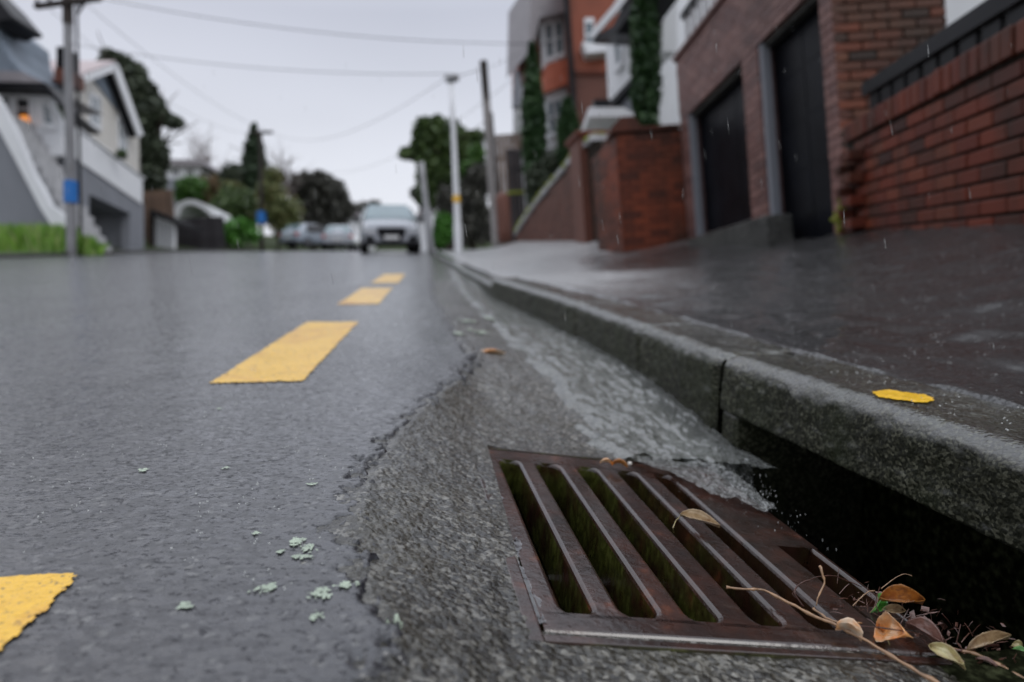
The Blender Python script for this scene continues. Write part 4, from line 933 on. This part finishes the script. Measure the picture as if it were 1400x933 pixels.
# power lines
def wire(label,pts,ds,sag,r=.012):
    a=W(*pts[0],ds[0]); b_=W(*pts[1],ds[1]); n_=24; q=[a+(b_-a)*i/n_-V3(0,0,1)*sag*4*(i/n_)*(1-i/n_) for i in range(n_+1)]
    m=MB(); m.tube(q,r*.62,5,False); tag(m.build('power_line',MAT['wire'],smooth=True),label,'cable','overhead power lines')
wire('thick overhead cable from the left pole crossing to the top right',[(128,-4),(760,60)],(17.4,19),.35,.016)
wire('second overhead cable running from the left pole to the street lamp',[(96,60),(617,101)],(17.4,17),.25,.013)
wire('faint cable dropping from the left pole toward the distant conifer',[(118,6),(372,181)],(17.4,40),.5,.013)
wire('faint lower cable dropping from the left crossarm to the distant dark pole',[(60,6),(346,182)],(17.4,40),.9,.011)
wire('thin cable from the distant dark pole to the street lamp',[(372,181),(614,104)],(40,17),1.0,.012)
wire('thin cable from the street lamp to the house with bay windows',[(620,104),(728,62)],(17,20),.15,.009)
wire('thin cable from the street lamp up to the timber pole',[(620,106),(661,90)],(17,20),.05,.009)
wire('faintest low cable rising past the timber pole',[(430,235),(725,90)],(48,21),1.2,.012)
# ================================================================== VEGETATION
def foliage(name,blobs,d,mat,n,leaf_,parent,depth=1.0,gap=.25,seed=1,thin=1.0):
    """leaf-sized faces spread through blobs (image px centre and radii at distance d)"""
    r_=np.random.default_rng(seed); P_=[];
    tot=sum(b[2]*b[3] for b in blobs)
    for (x,y,rx,ry,*o) in blobs:
        k=int(2.0*n*rx*ry/tot); c=W(x,y,d+(o[0] if o else 0)); R_=np.array([rx*d/FP,rx*d/FP*depth,ry*d/FP])
        q=r_.normal(size=(k*2,3)); q/=np.linalg.norm(q,axis=1)[:,None]; q*=(r_.random(k*2)**.42)[:,None]
        nz_=fbm(q[:,0]*2.3+seed,q[:,2]*2.3+q[:,1]*1.7,3); q*= (1+nz_*1.1)[:,None]; keep=fbm(q[:,0]*3.1+seed*3,q[:,2]*3.1+q[:,1]*2+5,3)>-gap*.35
        q=q[keep][:k]; P_.append(c+q*R_)
    P_=np.concatenate(P_); k=len(P_)
    a=r_.normal(size=(k,3)); a/=np.linalg.norm(a,axis=1)[:,None]; b=np.cross(a,r_.normal(size=(k,3))); b/=np.linalg.norm(b,axis=1)[:,None]
    s=leaf_*1.35*(0.6+.8*r_.random(k))[:,None]
    v=np.stack([P_-a*s,P_+b*s*.55*thin,P_+a*s,P_-b*s*.55*thin],1).reshape(-1,3); f=np.arange(4*k).reshape(k,4)
    return npmesh(name,v,f,mat,parent)
def limbs(parent,base,tops,r,mat='bark',name='trunk'):
    m=MB(); base=np.array(base,float); cen=sum(tops)/len(tops); fork=base+(cen-base)*.45
    m.tube([base-V3(0,0,.4),base,base+(fork-base)*.6+V3(.05,0,0),fork],[r*1.2,r,r*.8,r*.65],8)
    for t_ in tops:
        mid=fork+(t_-fork)*.5+V3(random.uniform(-.1,.1),0,random.uniform(.1,.3)); m.tube([fork-V3(0,0,.1),mid,t_],[r*.5,r*.3,r*.08],6)
        for k in range(3):
            e=mid+(t_-mid)*random.random()+V3(random.gauss(0,.5),random.gauss(0,.5),random.uniform(.1,.8))*r*5; m.tube([mid+(t_-mid)*.2,e],[r*.2,r*.05],5)
    return m.build(name,MAT[mat],parent,smooth=True)
def tree(name,label,catn,blobs,d,base,fm,n,ls,r,group=None,**k):
    B=W(*base,d); t=empty(name,B,label,catn,group)
    limbs(t,B,[W(b[0],b[1],d+(b[4] if len(b)>4 else 0)) for b in blobs],r)
    foliage('crown',blobs,d,FOL[fm],n,ls,t,seed=len(bpy.data.objects)%97+3,**k); return t
tree('dark_tree','tall ragged dark tree rising behind the white gabled house','tree',[(160,88,20,15),(178,105,22,20),(195,128,20,20),(208,150,18,20),(238,168,11,8),(225,160,10,10),(192,175,22,28),(207,210,22,26),(180,140,16,22),(150,76,10,7),(200,245,24,30)],36,(204,340),'dark',7000,.16,.35,gap=.9)
tree('conifer_tree','dark pointed conifer standing behind the distant power pole','tree',[(347,178,4,8),(347,190,8,10),(347,204,12,12),(347,220,15,13),(345,238,19,16),(347,255,20,14)],52,(347,330),'conifer',5000,.16,.3,gap=.3)
S_=[('round bright green shrub at the foot of the distant power pole','lime',[(330,318,26,18),(300,322,22,16)],38,900),
('mid green shrub left of the dark pole below the conifer','mid',[(325,285,28,28),(300,300,22,20)],42,2200),
('olive shrub mass right of the dark pole','olive',[(380,290,30,26),(395,315,20,18),(370,265,20,16)],41,2200),
('rust coloured shrub behind the white shelter','rust',[(287,262,16,24),(275,285,12,16)],46,1200),
('green leafy shrub beside the distant grey roofed house','green',[(262,258,18,18),(250,270,12,12)],45,1200),
('yellow green shrub top under the conifer','olive',[(315,262,18,14),(372,243,14,14)],47,900),
('dark evergreen shrub left of the conifer','dark',[(318,236,14,14),(305,250,16,14)],50,900),
('low dark green hedge below the round dark tree','mid',[(400,322,24,16),(430,325,22,14)],48,900)]
for lab,fm,bl,d,n in S_: tree('shrub',lab,'shrub',bl,d,(bl[0][0],342),fm,n,.10,.08,gap=.3)
tree('round_tree','large rounded dark brown tree in the middle distance left of the parked white car','tree',[(410,258,16,20),(432,252,26,18),(450,265,24,22),(420,285,26,24),(455,290,22,22),(470,285,14,16),(438,310,22,20)],56,(430,335),'brown',7000,.15,.4,gap=.25)
tree('far_tree','small flat topped tree farthest down the road','tree',[(498,286,18,8),(512,280,8,5),(490,298,14,10)],75,(498,336),'brown',1200,.2,.3)
tree('small_tree','small sparse tree just right of the parked white car','tree',[(571,264,11,9),(578,272,10,10),(582,285,8,10)],44,(580,338),'dark',500,.13,.1,gap=.8)
tree('roadside_tree','big rounded green tree behind the street lamp','tree',[(590,180,24,22),(578,205,18,20),(612,195,26,26),(640,205,20,22),(648,190,14,12),(600,235,30,28),(640,240,26,30),(560,210,14,10),(590,265,18,22)],31,(618,335),'mid',9000,.10,.28,gap=.3)
tree('shrub','pale green shrub glowing beside the timber pole','shrub',[(650,212,11,12),(640,232,12,12)],28,(650,338),'green',700,.07,.05)
tree('shrub','bright grassy green bush at the foot of the street lamp','shrub',[(607,312,13,20),(600,328,12,12)],24,(607,340),'lime',1500,.055,.05)
tree('hedge','dark brown hedge bank behind the street lamp','hedge',[(645,280,22,30),(660,310,18,26),(630,315,20,24),(655,250,18,24),(612,280,14,26)],27,(645,340),'brown',4500,.09,.1)
tree('hedge','dark hedge filling the gap below the bay window house','hedge',[(760,235,22,24),(735,250,16,22),(790,200,14,20)],18.2,(760,330),'dark',3000,.06,.08)
for lab,x,yt,yb,rx,d,bx in (('tall narrow cypress left of the white bay windows',728,72,265,13,19,735),('shorter cypress tucked against the orange brick house',776,140,225,10,17.2,779),('tallest dark cypress in front of the white rendered house',880,-60,178,17,11.2,884)):
    n=12; bl=[]
    for i in range(n):
        f=i/(n-1); y=yt+(yb-yt)*f; bl.append((x+(bx-x)*f,y,rx*1.15*(.25+.75*min(1,f*2.4))*(1 if f<.9 else .8),(yb-yt)/n*1.0))
    tree('cypress_tree',lab,'tree',bl,d,(bx,yb+25),'cypress',6000,.075*d/17,.07,'cypresses between the houses',gap=.1,depth=1.)
# bare trees
def bare(label,x,y0,y1,d,w_,n):
    B=W(x,y0,d); t=empty('bare_tree',B,label,'tree'); m=MB(); T=W(x,y1,d)
    m.tube([B,B+(T-B)*.5],[.15,.08],6); m.build('trunk',MAT['barepale'],t)
    m=MB()
    for i in range(n):
        f=random.uniform(.3,.75); a=B+(T-B)*f; e=a+V3(random.gauss(0,w_),random.gauss(0,w_),random.uniform(.2,.55)*np.linalg.norm(T-B)); k=a+(e-a)*.5+V3(0,0,.3); m.tube([a,k,e],[.05,.03,.012],4)
        for j in range(2): e2=k+V3(random.gauss(0,w_*.6),0,random.uniform(.3,1.2)); m.tube([k,e2],[.025,.01],4)
    m.build('branches',MAT['barepale'],t)
bare('pale bare tree above the distant grey roofed house',285,330,195,52,1.1,30)
bare('wispy bare tree between the conifer and the round dark tree',392,330,220,54,1.3,34)
# ================================================================== LEFT SIDE HOUSES
FL=Fr(W(150,300,24)*V3(1,1,0),V3(-.178,1,0),None,V3(0,0,1)); FL.c=V3(0,0,1); FL=away(FL)
lh=empty('gabled_house',FL.p(0,0,4.0),'white weatherboard house with a grey gable above a grey garage base','house')
pn(lh,'base_wall',FL,[(100,214),(197,280),(197,360),(178,360),(178,292),(122,266),(122,360),(100,360)],0,.35,'grey')
pn(lh,'garage_interior',FL,[(104,250),(195,285),(195,360),(104,360)],2.8,3.0,'dark'); 
m=MB(); q0=FL.px(122,266); q1=FL.px(178,292)
m.box(FL,q0[0]-.15,q0[0]-.02,.36,2.8,3.2,q0[1]); m.box(FL,q1[0]+.02,q1[0]+.15,.36,2.8,3.2,q0[1]); m.box(FL,q0[0]-.15,q1[0]+.15,.36,2.8,q0[1]+.0,q0[1]+.1); m.build('garage_lining',MAT['grey'],lh)
m=MB(); cc=FL.p((q0[0]+q1[0])/2,2.7,4.9); m.tube([cc,cc-FL.b*.1],[.32,.32],14); m.build('wall_vent',MAT['black'],lh)
pn(lh,'balcony_parapet',FL,[(103,176),(195,246),(195,280),(103,217)],-.06,.10,'white')
a0,c0_=FL.px(103,176); a1,c1_=FL.px(195,246)
m=MB(); m.prism(FL,[(a0,c0_),(a1,c1_),(a1,c1_+.06),(a0,c0_+.06)],-.11,.15); m.build('parapet_cap',MAT['white'],lh)
FL2=FL.sh(1.0)
pn(lh,'upper_wall',FL2,[(98,112),(160,100),(190,182),(190,262),(98,200)],0,.3,'cream')
# weatherboard laps
j=MB(); z0=FL2.px(105,200)[1]; aa=FL2.px(100,150)[0]; ab=FL2.px(190,200)[0]
for i in range(16): j.box(FL2,aa,ab,-.022,-.002,z0+i*.17,z0+i*.17+.03)
tag(j.build('weatherboard_lap',MAT['cream'],lh),None,None,None,'stuff')
pn(lh,'gable_panel',FL2,[(128,108),(159,97),(189,178),(172,165)],-.08,-.025,'bluegrey')
pn(lh,'barge_board',FL2,[(157,86),(162,88),(196,184),(190,188),(157,98)],-.5,.1,'white')
pn(lh,'barge_shade_strip',FL2,[(157,97),(190,186),(187,188),(154,101)],-.42,-.1,'dark')  # dark strip painted in as the shade under the barge board
pn(lh,'verge',FL2,[(100,108),(157,86),(160,96),(104,118)],-.5,-.1,'white')
def slope(parent,name,F,p0,p1,b0,b1,th,mat):
    m=MB(); q0=F.px(*p0,b0); q1=F.px(*p1,b0)
    m.prism(F,[q0,q1,(q1[0],q1[1]+th),(q0[0],q0[1]+th)],b0,b1); return m.build(name,MAT[mat],parent)
slope(lh,'roof',FL2,(96,110),(158,86),-.5,7,.08,'roofpink'); slope(lh,'roof',FL2,(158,86),(195,186),-.45,7,.06,'roofpink')
window(lh,FL2,[(122,126),(138,133),(138,178),(122,170)],bars=1,rows=0,b=-.05); window(lh,FL2,[(161,158),(173,168),(174,214),(162,206)],bars=1,rows=0,b=-.05)
pn(lh,'plant_shelf',FL2,[(100,150),(136,180),(136,184),(100,156)],-.5,-.05,'dark')
ft=empty('hanging_plant',FL2.p(FL2.px(84,155)[0],-.6,FL2.px(84,155)[1]),'leafy green hanging plant beside the utility pole','plant')
foliage('leaves',[(84,152,11,17)],21,FOL['green'],350,.06,ft,seed=5); m=MB(); m.tube([W(84,168,21),W(84,178,21)],[.18,.12],8); m.build('basket',MAT['dark'],ft)
ft=empty('potted_plant',W(167,212,27),'small plant below the right hand window of the gabled house','plant')
foliage('leaves',[(167,211,7,6)],24.5,FOL['mid'],160,.06,ft,seed=6); m=MB(); m.tube([W(167,217,24.5),W(167,213,24.5)],[.1,.16],8); m.build('pot',MAT['dark'],ft)
# part facing down the street
F5=facing(70,250,21.5)
pn(lh,'side_base_wall',F5,[(20,212),(102,214),(102,360),(20,360)],0,.3,'grey')
pn(lh,'side_parapet',F5,[(40,178),(103,177),(103,217),(46,213)],-.06,.12,'white')
pn(lh,'chimney_base',F5,[(74,93),(92,93),(92,112),(74,112)],.6,1.5,'brick_sloped'); pn(lh,'chimney',F5,[(77,64),(90,64),(90,93),(77,93)],.7,1.4,'black')
# left neighbour: porch with hipped roof, turret
F6=facing(30,150,20.5)
ph=empty('porch_house',W(30,200,20.5),'white house at the left edge with dark roof gutters and small paned porch windows','house')
pn(ph,'porch_wall',F6,[(-60,118),(62,120),(80,165),(90,213),(-60,213)],0,.3,'white')
w_=window(ph,F6,[(-12,128),(17,129),(17,160),(-12,160)],gl='glassdark',b=-.05); w_=window(ph,F6,[(20,129),(43,131),(43,168),(20,168)],gl='glassdark',rows=1,bars=0,b=-.05)
window(ph,F6,[(56,135),(74,150),(76,176),(58,172)],gl='glass',rows=3,bars=0,b=-.05)
pn(ph,'gutter',F6,[(-60,112),(62,114),(74,128),(88,146),(84,150),(60,121),(-60,119)],-.6,.1,'black')
pn(ph,'porch_roof',F6,[(-60,95),(30,98),(62,113),(-60,111)],-.4,2.5,'roofgrey')
pn(ph,'turret',F6,[(-60,-20),(0,30),(3,55),(14,78),(32,98),(-60,98)],.3,2.5,'bluegrey')
pn(ph,'turret_roof',F6,[(-60,-60),(-8,-8),(17,22),(16,26),(3,27),(-6,32),(-60,20)],-.3,1.0,'dark')
pn(ph,'turret_edge',F6,[(3,55),(14,78),(32,98),(60,113),(60,117),(29,102),(11,81),(0,58)],.0,.28,'bluegrey')
lm=MAT['lamp']=M_('lit_orange_lampshade'); lm.node_tree.nodes['Principled BSDF'].inputs['Base Color'].default_value=(.8,.3,.05,1); lm.node_tree.nodes['Principled BSDF'].inputs['Emission Color'].default_value=(1,.32,.05,1); lm.node_tree.nodes['Principled BSDF'].inputs['Emission Strength'].default_value=.5
m=MB(); c_=W(34,166,20.38); m.tube([c_-V3(0,0,.16),c_+V3(0,0,.0),c_+V3(0,0,.16)],[.17,.15,.11],12); lo=m.build('lamp_shade',MAT['lamp'],None,smooth=True); tag(lo,'glowing orange lampshade in the left hand porch window','lamp')
# stair with white parapet
F7=facing(50,250,19)
st=empty('outdoor_staircase',W(60,330,19),'long outdoor stair with a white parapet descending past grey walls to the street','stair')
pn(st,'stair_wall',F7,[(-80,60),(0,178),(24,225),(55,285),(74,314),(92,330),(92,365),(-80,365)],.02,.35,'grey')
pn(st,'parapet',F7,[(-80,20),(0,140),(22,180),(46,238),(60,262),(68,280),(90,296),(90,320),(74,314),(55,285),(24,225),(0,180),(-80,62)],-.08,.12,'white')
j=MB()
for i in range(14): x=92-i*8; j.box(F7,F7.px(x-8,0)[0],F7.px(x,0)[0],.36,1.6,3.0,F7.px(x,330-i*15)[1]-.3)
tag(j.build('step',MAT['concretepole'],st),None,None,None,'stuff')
t=empty('potted_plant',W(38,203,20.9),'dark small plant on the landing beside the stair parapet','plant'); foliage('leaves',[(39,203,8,9)],20.9,FOL['mid'],200,.05,t,seed=9); m=MB(); m.tube([W(39,214,20.9),W(39,207,20.9)],[.1,.15],8); m.build('pot',MAT['dark'],t)
# grass bank
r_=np.random.default_rng(4); k=5200; x=r_.uniform(-70,138,k); d=r_.uniform(17.6,19,k); V_=[];
for xi,di in zip(x,d):
    b0=W(xi,349,di); 
    h=max(.12,.82-.5*max(0,(xi-85)/50))*(.55+.6*r_.random()); a=V3(r_.normal()*.1,r_.normal()*.1,h*1.0); s=V3(.022,r_.normal()*.01,0)
    V_+= [b0-s,b0+s,b0+a*.6+s*.7,b0+a*1.0+V3(r_.normal()*.1,0,-.02)]
tag(npmesh('tall_grass',np.array(V_),np.arange(4*k).reshape(k,4),FOL['grass']),'long bright green grass growing along the foot of the grey stair wall',None,None,'stuff')
m=MB(); m.prism(facing(40,345,18.3),[facing(40,345,18.3).px(x_,y_) for x_,y_ in ((-90,335),(100,335),(140,345),(140,362),(-90,362))],-.4,1.2); tag(m.build('planted_bank',MAT['soil']),'low earth bank under the grass at the left',None,None,'structure')
# far left side: fence, garage door, shelter, distant house
bf_,_=boards('tall brown board fence just right of the gabled house','board_fence','fence',196,236,262,345,31,4.5,'browntimber')
boards('dark grey curved topped board fence below the white shelter','board_fence','fence',238,306,300,345,33,5.5,'fencedark')
F8=facing(222,320,30); t=empty('garage_shed',W(222,345,30),'pale grey shed with a ribbed door between the brown fence and the dark fence','shed')
pn(t,'door',F8,[(211,296),(238,306),(238,352),(211,352)],0,.2,'white'); pn(t,'roof',F8,[(205,285),(242,300),(242,306),(205,293)],-.4,2,'dark'); pn(t,'side_wall',F8,[(203,290),(211,294),(211,352),(203,352)],-.05,1.9,'darktimber')
for i in range(5): pn(t,'door_rib',F8,[(213+i*5,300+i*2),(214.2+i*5,300.4+i*2),(214.2+i*5,350),(213+i*5,350)],-.04,-.002,'grey')
F9=facing(270,290,38); t=empty('white_shelter',W(270,320,38),'low white curved roof shelter showing above the dark fence','shelter')
arc=[(238,286),(244,277),(256,273),(268,274),(282,280),(293,290),(299,302),(298,310)]; inn=[(293,308),(290,297),(280,287),(266,280),(256,280),(248,285),(244,295),(240,300)]
pn(t,'curved_roof',F9,arc+inn,-.5,2.5,'white'); pn(t,'back_wall',F9,[(244,284),(266,280),(282,288),(292,300),(292,325),(240,325)],1.8,2.0,'white')
window(t,F9.sh(1.7),[(249,286),(257,286),(257,298),(249,298)],bars=0,rows=0,gl='glassdark')
F10=facing(255,235,50); t=empty('distant_house',W(255,250,50),'distant house with a dark low roof above the green shrubs','house')
pn(t,'wall',F10,[(226,226),(275,226),(275,340),(226,340)],0,6,'white'); pn(t,'roof',F10,[(220,227),(234,218),(276,218),(282,227)],-.5,6.5,'roofgrey'); pn(t,'lower_wall',F10,[(228,245),(240,245),(240,300),(228,300)],-.3,-.02,'grey')
window(t,F10,[(234,230),(246,230),(246,241),(234,241)],bars=1,rows=0,gl='glassdark'); window(t,F10,[(254,230),(266,230),(266,241),(254,241)],bars=1,rows=0,gl='glassdark')
F11=facing(468,305,70); t=empty('distant_house',W(468,310,70),'far off white house beyond the white hatchback','house')
pn(t,'wall',F11,[(462,296),(497,296),(497,335),(462,335)],0,7,'white'); pn(t,'roof',F11,[(458,297),(470,288),(488,288),(500,297)],-.5,7.5,'roofgrey'); window(t,F11,[(472,301),(478,301),(478,309),(472,309)],bars=0,rows=0,gl='glassdark')
F12=facing(580,300,40); t=empty('distant_house',W(575,310,40),'white gabled house glimpsed behind the parked car and leaning post','house')
pn(t,'wall',F12,[(566,300),(586,280),(592,288),(592,345),(566,345)],0,5,'white'); pn(t,'roof',F12,[(564,299),(586,276),(594,286),(592,289),(586,281),(566,302)],-.4,5.4,'roofgrey')
# ================================================================== CARS
def carframe(u,v,turn=0,dw=0):
    o=P(u,v,float(crest(v))+dw); c_,s_=math.cos(turn),math.sin(turn)
    sl=float(crest(v+.5)-crest(v-.5)); up=NN-D1*sl; up/=np.linalg.norm(up); f=D1+NN*sl; f/=np.linalg.norm(f)
    return Fr(o,EE*c_+f*s_,-EE*s_+f*c_,up)            # a right, b uphill, c up; front is at -b
def car(name,label,F,Lx,Wd,Ht,st,paint,suv=True,rear=False):
    """st: stations (b, z_low, z_belt, z_top, w_belt, w_top) from the end nearest the camera"""
    t=empty(name,F.o,label,'car'); hw=Wd/2; m=MB(); rings=[]
    for (b,zl,zb,zt_,wb,wt) in st:
        rings.append([F.p(s_*w_*hw,b,z) for s_,w_,z in ((-1,wb*.93,zl),(-1,wb,zl+.16),(-1,wb,(zl+zb)/2+.05),(-1,wb*.965,zb),(-1,wt,zt_-.05 if zt_>zb+.1 else zt_-.015),(-1,wt*.86,zt_),(0,0,zt_+.015),(1,wt*.86,zt_),(1,wt,zt_-.05 if zt_>zb+.1 else zt_-.015),(1,wb*.965,zb),(1,wb,(zl+zb)/2+.05),(1,wb,zl+.16),(1,wb*.93,zl))])
    n=13; vs=[p for r in rings for p in r]; fs=[(i*n+j,i*n+j+1,(i+1)*n+j+1,(i+1)*n+j) for i in range(len(rings)-1) for j in range(n-1)]+[(i*n+n-1,i*n,(i+1)*n,(i+1)*n+n-1) for i in range(len(rings)-1)]
    fs+=[tuple(range(n)),tuple(range(len(rings)*n-1,(len(rings)-1)*n-1,-1))]
    m.add(vs,fs); o=m.build('body',MAT[paint],t,smooth=True); md=o.modifiers.new('sub','SUBSURF'); md.levels=2; md.render_levels=2
    return t
def wheel(t,F,a,b,r):
    m=MB(); s_=1 if a>0 else -1; m.tube([F.p(a-s_*.24,b,r),F.p(a-s_*.22,b,r),F.p(a-.02*s_,b,r),F.p(a,b,r)],[r*.9,r,r,r*.9],22); w_=m.build('tyre',MAT['rubber'],t)
    m=MB(); m.tube([F.p(a-.01*s_,b,r),F.p(a+.012*s_,b,r)],[r*.66,r*.6],16); m.build('rim',MAT['rim'],w_)
# parked white SUV facing the camera
FS_=carframe(-1.20,20.5,.10); 
st=[(0,.30,.62,.72,.78,.62),(.06,.24,.80,.90,.90,.74),(.25,.22,.86,.98,.97,.80),(.9,.22,.94,1.04,1.0,.84),(1.35,.22,.98,1.07,1.0,.86),(1.42,.22,.98,1.09,1.0,.86),(2.15,.22,.99,1.54,1.0,.74),(2.5,.22,1.0,1.60,1.0,.74),(3.4,.22,1.0,1.60,1.0,.73),(4.1,.24,1.02,1.54,.98,.70),(4.5,.28,1.0,1.12,.94,.72),(4.6,.34,.8,.9,.86,.66)]
suv=car('parked_suv','silver white sport utility car parked at the kerb facing the camera',FS_,4.6,1.86,1.62,st,'carwhite')
def facepanel(t,F,name,pts,b0,b1,mat,bev=.01,label=None):
    m=MB(); m.prism(F,pts,b0,b1); o=m.build(name,MAT[mat],t,bevel=bev); return tag(o,label)
facepanel(suv,FS_,'grille',[(-.40,.78),(.40,.78),(.44,.68),(.30,.40),(-.30,.40),(-.44,.68)],-.05,.12,'black')
facepanel(suv,FS_,'number_plate',[(-.22,.55),(.22,.55),(.22,.43),(-.22,.43)],-.075,-.052,'plate',.004)
facepanel(suv,FS_,'lower_bumper',[(-.78,.36),(.78,.36),(.82,.22),(-.82,.22)],-.04,.3,'black')
for s_ in (-1,1):
    facepanel(suv,FS_,'headlight',[(s_*.50,.70),(s_*.80,.76),(s_*.84,.68),(s_*.56,.62)],-.01,.22,'lampglass')
    facepanel(suv,FS_,'air_intake',[(s_*.52,.52),(s_*.80,.54),(s_*.78,.38),(s_*.50,.38)],-.0,.2,'black')
    m=MB(); m.box(FS_,min(s_*.95,s_*1.12),max(s_*.95,s_*1.12),1.62,1.74,1.0,1.16); m.build('wing_mirror',MAT['dark'],suv,bevel=.03,seg=2)
    for b_ in (.95,3.75): wheel(suv,FS_,s_*.93,b_,.36)
    for b0_,b1_,z0_,z1_ in ((1.95,2.75,1.06,1.50),(2.85,3.75,1.06,1.51)):
        m=MB(); p=[FS_.p(s_*.945,b0_-.15,z0_),FS_.p(s_*.945,b1_,z0_),FS_.p(s_*.755,b1_,z1_),FS_.p(s_*.755,b0_+.25,z1_)]; m.add(p+[x_-FS_.a*s_*.03 for x_ in p],[(0,1,2,3),(7,6,5,4),(0,4,5,1),(1,5,6,2),(2,6,7,3),(3,7,4,0)]); m.build('side_window',MAT['carglass'],suv)
m=MB(); p=[FS_.p(-.80,1.42,1.10),FS_.p(.80,1.42,1.10),FS_.p(.62,2.12,1.55),FS_.p(-.62,2.12,1.55)]; up=V3(0,0,1)*.03; m.add([x_+up for x_ in p]+[x_-up for x_ in p],[(0,1,2,3),(7,6,5,4),(0,4,5,1),(1,5,6,2),(2,6,7,3),(3,7,4,0)]); m.build('windscreen',MAT['carglass'],suv)
# two cars beyond the crest seen from behind
st2=[(0,.32,.70,.80,.86,.70),(.05,.26,.86,.96,.95,.80),(.12,.24,.90,1.02,.98,.82),(.55,.22,.92,1.38,1.0,.72),(.9,.22,.92,1.46,1.0,.72),(2.0,.22,.92,1.46,1.0,.72),(2.7,.22,.92,.98,1.0,.82),(3.6,.24,.82,.90,.97,.78),(4.0,.32,.62,.70,.80,.62)]
if True:
  pass
def backcar(name,label,F,paint):
    t=car(name,label,F,4,1.74,1.46,st2,paint)
    for s_ in (-1,1):
        facepanel(t,F,'tail_light',[(s_*.62,.86),(s_*.83,.88),(s_*.84,.70),(s_*.66,.70)],-.02,.2,'redlens')
        for b_ in (.75,3.2): wheel(t,F,s_*.87,b_,.31)
        m=MB(); p=[F.p(s_*.90,.7,.95),F.p(s_*.90,2.5,.95),F.p(s_*.73,2.05,1.38),F.p(s_*.73,.85,1.38)]; m.add(p+[x_-F.a*s_*.03 for x_ in p],[(0,1,2,3),(7,6,5,4),(0,4,5,1),(1,5,6,2),(2,6,7,3),(3,7,4,0)]); m.build('side_window',MAT['glassdark'],t)
    facepanel(t,F,'number_plate',[(-.22,.66),(.22,.66),(.22,.55),(-.22,.55)],-.03,.02,'plate',.004)
    m=MB(); p=[F.p(-.72,.12,1.0),F.p(.72,.12,1.0),F.p(.6,.56,1.37),F.p(-.6,.56,1.37)]; m.add([x_-F.b*.03 for x_ in p]+[x_+F.b*.02 for x_ in p],[(0,1,2,3),(7,6,5,4),(0,4,5,1),(1,5,6,2),(2,6,7,3),(3,7,4,0)]); m.build('rear_window',MAT['carglass'],t)
    facepanel(t,F,'bumper',[(-.84,.42),(.84,.42),(.84,.26),(-.84,.26)],-.05,.2,'dark')
    return t
backcar('parked_hatchback','white hatchback with red tail lights seen from behind just left of the silver white car',carframe(-5.2,38,0,.12),'carwhite')
backcar('parked_hatchback','pale blue grey hatchback parked at an angle on the left below the round dark tree',carframe(-8.3,40,-.75,.30),'carblue')
